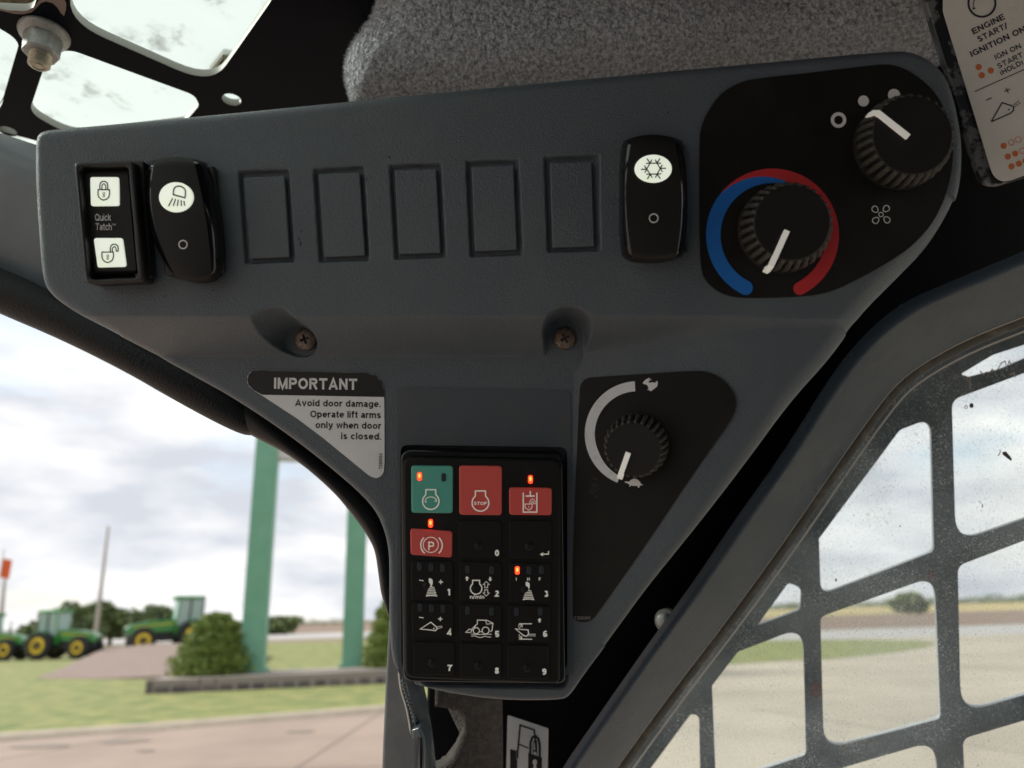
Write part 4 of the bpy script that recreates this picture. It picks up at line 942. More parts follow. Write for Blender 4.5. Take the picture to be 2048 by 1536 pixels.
# ------------------------------------------------------------------ frame strips
def strip(name, A, B, dA, dB, nu, nv, m, parent=None, bulge=0., flange=.02, prof=None, sm=2):
    "a pressed band between two edge lines: dA, dB depths (m) or functions of photo x; bulges towards the cab"
    A = resample(chaikin(A, sm, False), nu); B = resample(chaikin(B, sm, False), nu)
    fa = dA if callable(dA) else (lambda x: dA); fb = dB if callable(dB) else (lambda x: dB)
    vs = []; fs = []; pr_ = prof or (lambda s: math.sin(math.pi * s) ** .6)
    for a, b in zip(A, B):
        pa, pb = W(a.x, a.y, fa(a.x)), W(b.x, b.y, fb(b.x))
        row = [pa + FWD * flange + (pb - pa) * .45]
        for j in range(nv + 1):
            s = j / nv; row.append(pa.lerp(pb, s) - FWD * bulge * pr_(s))
        row.append(pb + FWD * flange); vs += row
    w = nv + 3
    for i in range(nu - 1):
        for j in range(w - 1): k = i * w + j; fs.append((k, k + w, k + w + 1, k + 1))
    o = mesh(name, vs, fs, m, parent); auto_smooth(o, 45); return o
o = strip('roof_beam', [(-160, 215), (0, 266), (80, 292), (200, 330)], [(-160, 480), (0, 545), (90, 592), (220, 660)], .405, .40, 30, 10, M['beam'], bulge=.012, prof=lambda s: min(1, s * 5) ** .5 * (1 - .8 * s * s))
tag(o, 'blue-grey painted cab beam running in from the left behind the console', 'beam')
o = strip('weatherstrip', [(-160, 468), (0, 536), (50, 556), (98, 580), (200, 640), (312, 700), (400, 745), (470, 790), (540, 850)], [(-160, 556), (0, 628), (117, 677), (250, 743), (351, 802), (440, 850), (498, 875), (520, 862)], .385, .385, 70, 12, M['seal'], bulge=.010)
tag(o, 'thick black textured rubber weatherstrip under the left end of the console', 'seal')
de = strip('door_edge_trim', [(490, 800), (566, 868), (645, 930), (723, 997), (756, 1042), (775, 1095), (782, 1150), (786, 1200), (788, 1235)], [(503, 871), (586, 914), (664, 980), (703, 1027), (734, 1070), (750, 1100), (757, 1150), (763, 1195), (779, 1232)], .345, .345, 60, 8, M['strip'], bulge=.004)
tag(de, 'thin dark edge trim curving down along the left flank of the console', 'trim')
# door pillar below
FPL = Fr(W(800, 1400, .385), RGT * .92 - FWD * .4, (-FWD - RGT * .25))
pil = plate('door_pillar', FPL, [(779, 1190), (771, 1330), (764, 1480), (758, 1640), (852, 1640), (838, 1500), (826, 1430), (812, 1370), (800, 1330), (798, 1190)], (), .022, .002, M['pillar'])
tag(pil, 'glossy blue-grey painted pillar at the bottom below the keypad', 'pillar')
bead = [(797, 1343), (800, 1365), (803, 1385), (812, 1410), (818, 1440), (822, 1468)]
for nm, pts, r, m_ in (('weld_bead', [(805, 1352), (808, 1375), (813, 1390), (820, 1412), (828, 1432), (830, 1450)], .0011, M['zinc']), ('weld_seam', bead, .0006, M['gasketlight'])):
    cu = chaikin(pts, 2, False); vs = []; fs = []; n = 8; cu = resample(cu, 60)
    for i, p in enumerate(cu):
        q_ = FPL.hit(p.x, p.y, .0006); rr = r * (1 + (.35 * math.sin(i * 1.3) if nm == 'weld_bead' else 0)) * (1 if 2 < i < 57 else .4)
        for k in range(n): a = 2 * math.pi * k / n; vs.append(q_ + FPL.ex * rr * math.cos(a) + FPL.n * rr * .7 * math.sin(a))
    for i in range(len(cu) - 1):
        for k in range(n): k2 = (k + 1) % n; fs.append((i * n + k, i * n + k2, (i + 1) * n + k2, (i + 1) * n + k))
    mesh(nm, vs, fs, M['pillar'] if nm == 'weld_bead' else M['gasketlight'], pil, smooth=True)
lb_ = plate('latch_bracket', FPL.lift(.006), [(823, 1460), (838, 1455), (848, 1475), (850, 1500), (846, 1620), (824, 1620)], [[(829, 1482), (835, 1480), (836, 1600), (829, 1600)]], .012, .0012, M['pillar'], pil)

FHD = Fr(W(1000, 500, .405), RGT, -FWD)
hd = plate('header_light_block', FHD, [(240, 330), (700, 292), (1860, 190), (1900, 420), (1560, 740), (1130, 1290), (850, 1290), (790, 1100), (700, 960), (420, 720), (240, 620)], (), .02, .001, M['postblack'])  # unseen plate added to keep ground light off the felt roll's underside
tag(hd, 'unseen dark header plate behind the grey console, added to block light', 'header')
# near-black post plate, also painting the shaded gap beside the console; carpet piece, decal
FPO = Fr(W(1300, 900, .455), RGT, -FWD)
post = plate('cab_post', FPO, [(856, 1340), (950, 1180), (1250, 820), (1500, 350), (1810, 60), (1900, -250), (2300, -300), (2300, 560), (1906, 640), (1811, 690), (1700, 800), (1526, 1040), (1400, 1240), (1180, 1600), (840, 1640), (852, 1440)], (), .02, .002, M['postblack'])
tag(post, 'flat black cab post plate filling the shaded gap between the console and the side window', 'post')
o = wrapped('bulge', [mmxy(*p, -110) for p in [(868, 1380), (1004, 1398), (1006, 1640), (800, 1640), (850, 1560), (900, 1530), (925, 1470), (930, 1430), (868, 1420)]], 2.5, lambda a, b: np.full(a.shape, 3.), lambda x, y: -112 + 0 * x, 14, M['carpet'])
o.name = 'carpet_patch'; tag(o, 'brown-grey carpet piece showing under the keypad', 'carpet')
FDP = FPO.lift(.0006)
pd = plate('lock_decal', FDP, rquad([(1015, 1430), (1097, 1457), (1094, 1640), (1010, 1640)], 4), (), .0004, 0, M['decalwhite'])
tag(pd, 'white decal with a black padlock drawing at the bottom edge of the photo', 'decal')
ZD = zoomer(740, 1300, 4.096)
c = lambda pts: [ZD(*p) for p in pts]
pr = Print(); pr.stroke(c([(1205, 890), (1230, 615), (1345, 655), (1362, 830), (1340, 825)]), 3.4); pr.stroke(c([(1215, 770), (1300, 805)]), 2.6)
pr.poly(c([(1148, 812), (1200, 825), (1195, 890), (1205, 900), (1205, 1100), (1148, 1100)]))
pr.stroke(c([(1312, 850), (1315, 760), (1330, 715), (1355, 705), (1380, 730), (1390, 780), (1390, 880)]), 4.6)
pr.stroke(c([(1335, 850), (1337, 770), (1350, 735), (1365, 740), (1368, 860)]), 1.6)
pr.poly(c([(1296, 842), (1408, 880), (1408, 1100), (1296, 1100)])); pr.build('padlock_drawing', FDP, M['ink'], pd)
pr = Print(); pr.disc(*ZD(1350, 920), 4.5, 6); pr.poly(c([(1342, 925), (1360, 930), (1368, 1000), (1335, 990)])); pr.build('keyhole', FDP, M['white'], pd, .0003)
# console underside tray
o = plate('lower_lip', FZ(-27), [(822, 1352), (1120, 1362), (1119, 1396), (1010, 1398), (998, 1378), (900, 1388), (830, 1370)], (), .012, .0012, M['console'], console)

# zinc bolt head behind the window trim
be = empty('hex_bolt', W(1328, 1243, .43), 'shiny zinc bolt head peeping out behind the window frame', 'bolt')
fr = Fr(W(1327, 1243, .425), RGT, (-FWD - RGT * .6 + UPV * .2)); vs, fs = revolve(fr, [(.0048, -.02), (.0048, 0), (.0042, .0016), (.0025, .0026), (.0006, .0028)], 24)
o = mesh('bolt_head', vs, fs, M['zinc'], be); auto_smooth(o, 50)
vs, fs = revolve(fr.lift(-.004), [(.0068, -.004), (.0068, 0), (.0064, .001), (.0045, .001)], 28); o = mesh('washer', vs, fs, M['zinc'], be); auto_smooth(o, 50)

# ------------------------------------------------------------------ side window
DW = lambda x: .505 - (x - 1300) * .00008
FWI = frame3(W(1300, 1300, DW(1300)), W(2048, 1300, DW(2048)), W(2048, 700, DW(2048)))
TO = [(1090, 1600), (1125, 1536), (1150, 1498), (1306, 1274), (1385, 1166), (1472, 1036), (1526, 961), (1585, 875), (1643, 780), (1694, 707), (1753, 645), (1811, 601), (1906, 561), (2048, 502), (2300, 395), (2800, 190)]
TI = [(1180, 1612), (1228, 1536), (1345, 1375), (1443, 1248), (1508, 1160), (1596, 1036), (1647, 961), (1694, 893), (1738, 831), (1789, 765), (1848, 721), (1935, 674), (2048, 630), (2300, 530), (2800, 330)]
def off_line(line, d):
    "moves a line d px to the right-hand (window) side"
    out = []
    for i, p in enumerate(line):
        a = Vector(line[max(i - 1, 0)]); b = Vector(line[min(i + 1, len(line) - 1)]); t_ = (b - a).normalized(); out.append((p[0] - t_.y * d, p[1] + t_.x * d))
    return out
wf = strip('window_frame', TO, TI, lambda x: DW(x) - .085, lambda x: DW(x) - .060, 90, 14, M['trim'], bulge=.0045, flange=.010, prof=lambda s: min(1, s * 7) ** .8 - .5 * s ** 3, sm=2)
tag(wf, 'smooth dark grey painted frame curving round the side window', 'window frame')
gk = strip('window_gasket', off_line(TI, -1), off_line(TI, 21), lambda x: DW(x) - .050, lambda x: DW(x) - .046, 90, 8, M['gasket'], bulge=.002, flange=.03, sm=2)
tag(gk, 'dusty rubber gasket along the inner edge of the window frame', 'seal')
strip('gasket_lip', off_line(TI, 1.0), off_line(TI, 4.5), lambda x: DW(x) - .054, lambda x: DW(x) - .054, 90, 4, M['gasketlight'], gk, bulge=.001, flange=.004)
# steel guard behind the glass
FGU = FWI.lift(-.030)
Z6 = zoomer(1500, 600, 3.524); Z7 = zoomer(1550, 1036, 3.07); Z5 = zoomer(1150, 1036, 3.07)
def gh(pts, r): return [tuple(p) for p in rquad([Vector(p) for p in pts], r, 7)]
GH = [gh([(2262, 1010), (2560, 890), (2560, 1190), (2262, 1310)], [20] * 4), gh([(2262, 640), (2560, 510), (2560, 820), (2262, 940)], [20] * 4), gh([(2262, 1380), (2560, 1260), (2560, 1560), (2262, 1690)], [20] * 4),
      gh([(1638, 1078), (1800, 860), (1862, 836), (1868, 1103), (1642, 1190)], [4, 24, 34, 16, 18]),
      gh([(1904, 800), (2200, 690), (2200, 985), (1912, 1085)], [26, 10, 10, 40]),
      gh([(1922, 748), (1986, 710), (2200, 640), (2200, 652), (2000, 738), (1936, 754)], [2, 10, 3, 3, 10, 5]),
      gh([(1514, 1252), (1577, 1166), (1603, 1176), (1600, 1220)], [2, 8, 18, 14]),
      gh([(1641, 1234), (1870, 1152), (1881, 1437), (1648, 1500)], [16, 32, 12, 38]),
      gh([(1916, 1132), (2200, 1024), (2200, 1345), (1922, 1428)], [22, 10, 10, 44]),
      gh([(1424, 1372), (1476, 1304), (1606, 1254), (1612, 1510), (1432, 1570)], [4, 6, 32, 12, 10]),
      gh([(1225, 1640), (1382, 1428), (1398, 1432), (1402, 1640)], [6, 8, 22, 8]),
      gh([(1500, 1590), (1870, 1482), (1888, 1700), (1500, 1700)], [10, 36, 8, 8]),
      gh([(1926, 1478), (2200, 1396), (2200, 1700), (1936, 1700)], [20, 10, 10, 8])]
guard = plate('window_guard', FGU, off_line(TI, -30) + [(2800, 1760), (1095, 1760)], GH, .0045, .0004, M['guard'], edge=M['guardedge_lit'])
tag(guard, 'black steel lattice guard with rounded openings outside the side window', 'guard')
# dusty glass
m = bpy.data.materials.new('dusty_glass'); m.use_nodes = True; t = m.node_tree; t.nodes.clear()
out = N(t, 'ShaderNodeOutputMaterial'); tr = N(t, 'ShaderNodeBsdfTransparent'); tr.inputs[0].default_value = (.965, .985, .975, 1); gl = N(t, 'ShaderNodeBsdfGlossy'); gl.inputs['Roughness'].default_value = .03; gl.inputs[0].default_value = (.9, .95, .95, 1)
fz = N(t, 'ShaderNodeFresnel'); fz.inputs[0].default_value = 1.45
ma = N(t, 'ShaderNodeMixShader'); mb = N(t, 'ShaderNodeMixShader'); df = N(t, 'ShaderNodeBsdfDiffuse'); df.inputs[0].default_value = (.85, .88, .86, 1); tl = N(t, 'ShaderNodeBsdfTranslucent'); tl.inputs[0].default_value = (.93, .95, .93, 1); ad = N(t, 'ShaderNodeMixShader'); ad.inputs[0].default_value = .62
tcn = N(t, 'ShaderNodeTexCoord')
def nramp(scale, lo, hi, mul, det=2, kind='ShaderNodeTexNoise', outn=0):
    a = N(t, kind); a.inputs['Scale'].default_value = scale
    if kind == 'ShaderNodeTexNoise': a.inputs['Detail'].default_value = det
    b = N(t, 'ShaderNodeMapRange'); b.inputs[1].default_value = lo; b.inputs[2].default_value = hi; b.inputs[3].default_value = 0; b.inputs[4].default_value = mul
    t.links.new(tcn.outputs['Object'], a.inputs[0]); t.links.new(a.outputs[outn], b.inputs[0]); return b.outputs[0]
sp1 = nramp(1700, .62, .68, .6); sp2 = nramp(800, .65, .70, .5); film = nramp(16, .38, .72, .13, 5); vor = nramp(420, .10, .04, .5, kind='ShaderNodeTexVoronoi'); big = nramp(45, .44, .60, 1, 4)
def mth(op, a, b_):
    x = N(t, 'ShaderNodeMath', operation=op)
    for i, v in enumerate((a, b_)):
        if isinstance(v, float): x.inputs[i].default_value = v
        else: t.links.new(v, x.inputs[i])
    return x.outputs[0]
spk = mth('MULTIPLY', mth('ADD', mth('MAXIMUM', sp1, sp2), vor), mth('ADD', mth('MULTIPLY', big, .7), .45))
dust = mth('ADD', spk, mth('ADD', film, .03)); dm = N(t, 'ShaderNodeClamp'); t.links.new(dust, dm.inputs[0])
t.links.new(fz.outputs[0], ma.inputs[0]); t.links.new(tr.outputs[0], ma.inputs[1]); t.links.new(gl.outputs[0], ma.inputs[2])
t.links.new(df.outputs[0], ad.inputs[1]); t.links.new(tl.outputs[0], ad.inputs[2])
t.links.new(dm.outputs[0], mb.inputs[0]); t.links.new(ma.outputs[0], mb.inputs[1]); t.links.new(ad.outputs[0], mb.inputs[2]); t.links.new(mb.outputs[0], out.inputs[0])
glass = plate('side_window_glass', FWI, off_line(TI, -32) + [(2800, 1760), (1100, 1760)], (), .004, 0, m)
tag(glass, 'dust-speckled side window pane in front of the steel guard', 'window')
# edge line of the glass, dried drips and bug marks
pr = Print(); pr.stroke([tuple(p) for p in chaikin(off_line(TI, 31), 2, False)], 3.6)
pr.build('glass_edge_line', FWI, mat('glass_edge', (.85, .82, .74), .4), glass, .0005)
pr = Print()
for x, y, r in [(1512, 1010, 5), (1785, 803, 6), (1771, 800, 4), (1743, 857, 4), (1737, 877, 4), (1685, 953, 6), (1604, 1246, 3)]:
    pr.ring(x, y, r, 1.5, 11)
for x, y in [(1912, 754), (1930, 755), (1938, 758)]: pr.ring(x, y, 3.6, 1.6, 10)
pts = [(1960, 742), (1967, 750), (1972, 744), (1980, 746), (1984, 738), (1990, 743), (1996, 738), (2003, 726), (2010, 722), (2014, 736), (2018, 722), (2024, 730)]
pr.stroke(pts, 2.0); pr.stroke([(1938, 762), (1941, 770), (1939, 778)], 3); pr.stroke([(2020, 750), (2028, 745), (2030, 755)], 2)
for x, y in [(1877, 842), (1884, 846), (1995, 1056 - 500)]: pass
pr.stroke([Z7(x, y) for x, y in [(500, 1385), (560, 1372), (590, 1380), (620, 1365), (650, 1370), (655, 1390)]], 1.5)
pr.stroke([Z7(x, y) for x, y in [(410, 1420), (430, 1410), (436, 1430), (420, 1450)]], 2)
tag(pr.build('dried_drips', FWI, mat('dried_drip', (.42, .38, .31), .8), glass, .0006), kind='stuff')
pr = Print()
pr.disc(1943, 811, 4.2, 5); pr.ring(1932, 814, 3, 1.4, 10); pr.poly([(2004, 904), (2012, 903), (2019, 911), (2024, 918), (2022, 922), (2014, 916), (2006, 910)]); pr.stroke([(1996, 912), (2000, 906), (2001, 900)], 1.6); pr.disc(1672, 1160, 2, 3.4, 7); pr.disc(1800, 1052, 1.6, 1.6, 6); pr.disc(1965, 1012, 1.2, 4, 7)
tag(pr.build('bug_marks', FWI, mat('bug_mark', (.10, .075, .07), .8), glass, .0006), kind='stuff')
pr = Print(); pr.ring(1409, 1174, 8, 3, 12, ry=11); pr.ring(1428, 1184, 5, 2, 10); pr.ring(1385, 1178, 9, 1.4, 9, -60, 60); pr.stroke([(1404, 1163), (1400, 1160), (1408, 1158)], 3)
FTR = frame3(W(1409, 1174, .400), W(1428, 1184, .400), W(1400, 1100, .400))
# red discs drawn on the guard for clearance lamps seen through it
for x, y, r in [(1632, 1380, 17), (1862, 1149, 10)]:
    pr = Print(); pr.disc(x, y, r * .75, r, 20); o = pr.build('red_lamp_mark', FGU, mat('dull_red', (.13, .022, .024), .6), guard, .0006)

# ------------------------------------------------------------------ instruction decal on its bracket (upper right)
FB = Fr(W(1960, 200, .315), RGT * .94 + UPV * .0 + FWD * .12, -FWD - RGT * .1 + UPV * .05)
br = plate('decal_bracket', FB, rquad([(1770, -260), (1968, 378), (2420, 250), (2420, -260)], [3, 44, 30, 3]), (), .004, .0006, M['wornplate'])
tag(br, 'dark bracket plate with worn peeling paint at the upper right corner', 'bracket')
FBD = FB.lift(.0006)
br2 = plate('decal_border', FBD, rquad([(1817, -200), (1993, 372), (2390, 240), (2390, -200)], [4, 36, 24, 4]), (), .0003, 0, M['matte'], br)
dec = plate('instruction_decal', FB.lift(.0011), rquad([(1888, -60), (1886, 22), (1992, 372), (2360, 236), (2360, -60)], [20, 40, 36, 20, 4]), (), .0003, 0, M['manualwhite'])
tag(dec, 'cream instruction decal reading ENGINE START and IGNITION ON, upper right', 'decal')
FI = FB.lift(.0011)
ZB = zoomer(1848, 0, 7.68); ZE = zoomer(1848, 160, 6.4)
pr = Print()
def T7(s_, x0, y0, x1, y1, h, wgt=.17): a = math.degrees(math.atan2(y0 - y1, x1 - x0)); pr.text(s_, *ZB(x0, y0), math.hypot(x1 - x0, y1 - y0) / 7.68, h / 7.68, ang=a, bold=wgt)
T7('ENGINE', 762, 530, 1250, 290, 92, .2); T7('START/', 850, 650, 1300, 425, 92, .2); T7('IGNITION ON', 735, 878, 1570, 478, 92, .2)
T7('IGN ON', 1105, 920, 1500, 735, 80, .18); T7('START', 1150, 1055, 1530, 870, 80, .18); T7('(HOLD)', 1190, 1160, 1530, 985, 80, .18)
pr.build('lettering', FI, M['inkblue'], dec)
pr = Print(); pr.ring(*ZB(890, 50), 27, 4.2, 36); pr.ring(*ZB(890, 60), 17, 1.8, 12, 95, 200); pr.poly([ZB(x, y) for x, y in [(745, 155), (800, 125), (750, 105)]]); pr.build('engine_ring_symbol', FI, M['inkblue'], dec)
pr = Print(); pr.stroke([ZB(785, 1405), ZB(1900, 905)], 1.7); pr.build('divider_line', FI, M['inkblue'], dec)
pr = Print(); E = lambda pts: [ZE(*p) for p in pts]
pr.stroke(E([(795, 262), (865, 228)]), 2); pr.stroke(E([(1032, 150), (1100, 115)]), 2); pr.stroke(E([(1052, 105), (1080, 165)]), 2)
pr.stroke(E([(860, 535), (1000, 290), (1110, 325), (1145, 345), (1148, 385), (1110, 425), (860, 535)]), 2.6); pr.disc(*ZE(1085, 378), 1.8, n=8); pr.stroke(E([(1140, 325), (1220, 265)]), 1.4); pr.stroke(E([(1150, 348), (1235, 290)]), 1.4)
pr.build('bucket_symbol', FI, M['inkblue'], dec)
def dots(pts, z, r, filled=True):
    for x, y in pts:
        pr = Print()
        if filled: pr.disc(*z(x, y), r)
        else: pr.ring(*z(x, y), r - .6, 1.3, 20)
        pr.build('orange_dot' if filled else 'orange_ring', FI, M['orange'], dec)
dots([(840, 1030), (888, 1155), (1025, 1083)], ZB, 6.3)
dots([(1021, 843), (1075, 980), (1168, 942), (1120, 1108), (1215, 1070), (1300, 1035)], ZE, 6.1)
dots([(1117, 800), (1207, 762), (1260, 905)], ZE, 6.3, False)

# ------------------------------------------------------------------ unseen rest of the cab shell, built to shape the incoming light
def wbox(name, x0, x1, y0, y1, z0, z1, m, parent=None):
    vs = [(x, y, z) for x in (x0, x1) for y in (y0, y1) for z in (z0, z1)]
    return mesh(name, vs, [(0, 1, 3, 2), (4, 6, 7, 5), (0, 4, 5, 1), (2, 3, 7, 6), (0, 2, 6, 4), (1, 5, 7, 3)], m, parent)
sh = empty('cab_shell', (0, -.4, .9), 'unseen cab floor, rear wall and added light-blocking panels behind the viewpoint', 'cab')
wbox('rear_wall', -.62, .62, -.74, -.71, .5, 1.58, M['shell'], sh)
wbox('rear_light_block', -.30, .62, -.739, -.712, 1.58, 2.07, M['shell'], sh)  # added blocker, leaves light coming from the rear left only
wbox('side_light_block', .60, .63, -.74, -.02, .5, 2.07, M['shell'], sh)  # solid unseen panel added to cut light from the right
wbox('floor', -.62, .62, -.74, .12, .42, .5, M['shell'], sh)
# ================================================================== OUTSIDE
gm = {}
gm['field'] = mat('far_field', (.16, .14, .075), .9, var=(.02, (.20, .155, .085), .4, .65))
gm['grass'] = mat('mown_grass', (.080, .125, .024), .9, var=(1.6, (.23, .225, .07), .36, .64, 10), bump=(30, .5, .02))
gm['concrete'] = mat('concrete_drive', (.275, .212, .168), .85, var=(.5, (.21, .162, .13), .4, .7, 8))
gm['apron'] = mat('pale_concrete', (.36, .32, .25), .85, var=(.25, (.285, .252, .195), .42, .64, 10))
gm['kerb'] = mat('kerb_concrete', (.36, .31, .24), .85, var=(2, (.28, .24, .18), .4, .7))
gm['gravel'] = mat('gravel_pad', (.21, .155, .13), .9, var=(5, (.14, .105, .09), .4, .7), bump=(60, .5, .02))
gm['road'] = mat('far_road', (.33, .32, .31), .8)
gm['soil'] = mat('bare_soil', (.185, .125, .09), .9, var=(.08, (.15, .105, .075), .4, .7))
gm['gold'] = mat('ripe_crop', (.38, .30, .14), .9, var=(.03, (.22, .22, .08), .45, .7))
gm['joint'] = mat('joint_line', (.20, .17, .14), .9)
def ground_poly(name, pts, h, m, world=False, thick=0):
    from mathutils.geometry import tessellate_polygon
    v = [Vector(p) if world else G(p[0], p[1], h) for p in pts]; v = [Vector((p[0], p[1], h)) for p in v]
    o = mesh(name, v, [tuple(t) for t in tessellate_polygon([v])], m)
    for p in o.data.polygons:
        if p.normal.z < 0: p.flip()
    return tag(o, kind='structure')
ground_poly('ground', [(-3000, -3000, 0), (3000, -3000, 0), (3000, 3000, 0), (-3000, 3000, 0)], 0, gm['field'], True)
HZ = lambda x: CY + F_PX * math.tan(PITCH) - (x - CX) * math.tan(ROLL) - 0.0      # horizon line
def band(name, x0, x1, d0, d1, h, m):
    "strip of land from d0 to d1 px below the horizon"
    n = 8; near = [(x0 + (x1 - x0) * i / n, HZ(x0 + (x1 - x0) * i / n) + d1) for i in range(n + 1)]; far = [(x, HZ(x) + d0) for x in (x1, x0)]
    return ground_poly(name, near + far, h, m)
ground_poly('mown_lawn', [(-200, 70, 0), (12, 70, 0), (12, 6.0, 0), (-200, 6.0, 0)], .004, gm['grass'], True)
band('field_soil', -900, 1100, 5, 20, .008, gm['soil'])
band('far_road', -900, 1100, 22, 33, .012, gm['road'])
# concrete drive on the left with its kerb
kerb = [(-500, 1528), (0, 1483), (300, 1462), (770, 1424), (1000, 1405), (1200, 1388)]
kp_ = [G(*p) for p in kerb]
ground_poly('concrete_drive', [(p.x, p.y, 0) for p in kp_] + [(14, kp_[-1].y - 1, 0), (14, -60, 0), (-80, -60, 0), (-80, kp_[0].y, 0)], .016, gm['concrete'], True)
vs = []; fs = []
for i, p in enumerate(kp_):
    for dy, z in ((-.22, .016), (-.12, .10), (.02, .125), (.14, .12), (.14, 0)): vs.append((p.x + dy * .1, p.y + dy, z))
for i in range(len(kp_) - 1):
    for j in range(4): k = i * 5 + j; fs.append((k, k + 5, k + 6, k + 1))
o = mesh('kerb', vs, fs, gm['kerb'], smooth=True); tag(o, kind='structure')
# right-hand side: apron, grass tongue, road, fields
ground_poly('crop_field', [(45, 140, 0), (900, 140, 0), (1800, 1600, 0), (-200, 1600, 0), (30, 300, 0)], .006, gm['gold'], True)
ground_poly('ploughed_field', [(8, 62, 0), (300, 62, 0), (500, 150, 0), (20, 150, 0)], .010, gm['soil'], True)
ground_poly('side_road', [(6, 42, 0), (300, 42, 0), (300, 60, 0), (6, 60, 0)], .014, gm['road'], True)
ground_poly('apron', [(.7, -60, 0), (200, -60, 0), (200, 43, 0), (12, 43, 0), (3.2, 19, 0), (.7, 7, 0)], .020, gm['apron'], True)
ground_poly('verge', [(1380, 1335), (1480, 1327), (1560, 1322), (1660, 1318), (1780, 1306), (1850, 1295), (1872, 1286), (1830, 1281), (1700, 1279), (1500, 1281), (1380, 1288)], .028, gm['grass'])
for (x0, y0, x1, y1) in [(1500, 1418, 2100, 1520), (1620, 1440, 1900, 1475), (1200, 1395, 2100, 1380)]:
    a, b = G(x0, y0), G(x1, y1); d = (b - a).normalized(); n_ = Vector((-d.y, d.x, 0)) * .012
    o = mesh('pavement_joint', [Vector((p.x, p.y, .024)) for p in (a - n_, a + n_, b + n_, b - n_)], [(0, 1, 2, 3)], gm['joint']); tag(o, kind='structure')
for (x0, y0, x1, y1) in [(-60, 1532, 330, 1462), (500, 1600, 760, 1428), (-200, 1560, 1000, 1530)]:
    a, b = G(x0, y0), G(x1, y1); d = (b - a).normalized(); n_ = Vector((-d.y, d.x, 0)) * .015
    o = mesh('pavement_joint', [Vector((p.x, p.y, .022)) for p in (a - n_, a + n_, b + n_, b - n_)], [(0, 1, 2, 3)], gm['joint']); tag(o, kind='structure')
for cx_, cy_, w_, h_ in [(80, 1491, 60, 5), (250, 1481, 50, 4), (290, 1500, 18, 3), (600, 1462, 30, 3)]:
    ground_poly('stain', [(cx_ + w_ * math.cos(a_ / 14 * 6.283) * random.uniform(.75, 1.1), cy_ - .04 * w_ * math.cos(a_ / 14 * 6.283) + h_ * math.sin(a_ / 14 * 6.283) * random.uniform(.6, 1.1)) for a_ in range(14)], .026, gm['joint'])
# gravel display pad, slightly raised
gp = [G(x, y, z) for (x, y), z in zip( [(72, 1356), (120, 1338), (205, 1298), (300, 1288), (420, 1286), (520, 1290), (480, 1346), (350, 1350), (200, 1357)], [.02, .10, .50, .62, .62, .62, .25, .15, .02])]
from mathutils.geometry import tessellate_polygon
zz = [.02, .10, .50, .62, .62, .62, .25, .15, .02]; n = len(gp)
vs = [Vector((p.x, p.y, z)) for p, z in zip(gp, zz)] + [Vector((p.x, p.y, 0)) for p in gp]
o = mesh('gravel_pad', vs, [tuple(q_) for q_ in tessellate_polygon([vs[:n]])] + [(i, (i + 1) % n, n + (i + 1) % n, n + i) for i in range(n)], gm['gravel']); tag(o, kind='structure')
gp2 = [G(x, y) for x, y in [(-300, 1330), (-20, 1314), (130, 1309), (180, 1305), (200, 1298), (-300, 1318)]]
ground_poly('display_strip', [(p.x, p.y, 0) for p in gp2], .012, gm['gravel'], True)

# ------------------------------------------------------------------ foliage
def leaves(name, centres, radii, n, size, mats, parent, flat=1.0):
    "many leaf clumps: small bent quads spread through overlapping blobs"
    V = []; F = []; MI = []
    cs = np.array(centres, float); rs = np.array(radii, float); w = (rs[:, 0] * rs[:, 2]); w /= w.sum()
    idx = rng.choice(len(cs), n, p=w); u = rng.normal(size=(n, 3)); u /= np.linalg.norm(u, axis=1)[:, None]
    rad = rng.random(n) ** .35; pos = cs[idx] + u * rs[idx] * rad[:, None]
    ax = rng.normal(size=(n, 3)); ax /= np.linalg.norm(ax, axis=1)[:, None]; bx = np.cross(ax, rng.normal(size=(n, 3))); bx /= np.linalg.norm(bx, axis=1)[:, None]
    s = rng.uniform(.6, 1.3, n)[:, None] * size
    V = np.stack([pos - ax * s, pos - bx * s * .5, pos + ax * s, pos + bx * s * .5], 1).reshape(-1, 3)
    F = np.arange(n * 4).reshape(-1, 4)
    me = bpy.data.meshes.new(name); me.vertices.add(n * 4); me.vertices.foreach_set('co', V.astype('f').ravel()); me.loops.add(n * 4); me.polygons.add(n)
    me.polygons.foreach_set('loop_start', np.arange(0, n * 4, 4)); me.loops.foreach_set('vertex_index', F.astype('i').ravel())
    for m_ in mats: me.materials.append(m_)
    me.polygons.foreach_set('material_index', rng.integers(0, len(mats), n).astype('i')); me.update()
    return link(name, me, [], parent)
LF = [mat('leaf_a', (.12, .17, .055), .7), mat('leaf_b', (.18, .23, .08), .7), mat('leaf_c', (.07, .105, .04), .75)]
SHL = [mat('shrub_leaf_a', (.15, .215, .035), .7), mat('shrub_leaf_b', (.22, .29, .05), .7), mat('shrub_leaf_c', (.08, .12, .022), .75)]
BARK = mat('bark', (.10, .075, .055), .9)
def tube(path, radii, n=8):
    vs = []; fs = []
    for i, p in enumerate(path):
        p = Vector(p); a = Vector(path[max(i - 1, 0)]); b = Vector(path[min(i + 1, len(path) - 1)]); d = (b - a).normalized()
        e1 = d.orthogonal().normalized(); e2 = d.cross(e1)
        if i and (e1 @ pe) < 0: pass
        pe = e1
        for k in range(n): t_ = 2 * math.pi * k / n; vs.append(p + (e1 * math.cos(t_) + e2 * math.sin(t_)) * radii[i])
    for i in range(len(path) - 1):
        for k in range(n): k2 = (k + 1) % n; fs.append((i * n + k, i * n + k2, (i + 1) * n + k2, (i + 1) * n + k))
    fs.append(tuple(range(n))[::-1]); fs.append(tuple((len(path) - 1) * n + k for k in range(n))); return vs, fs
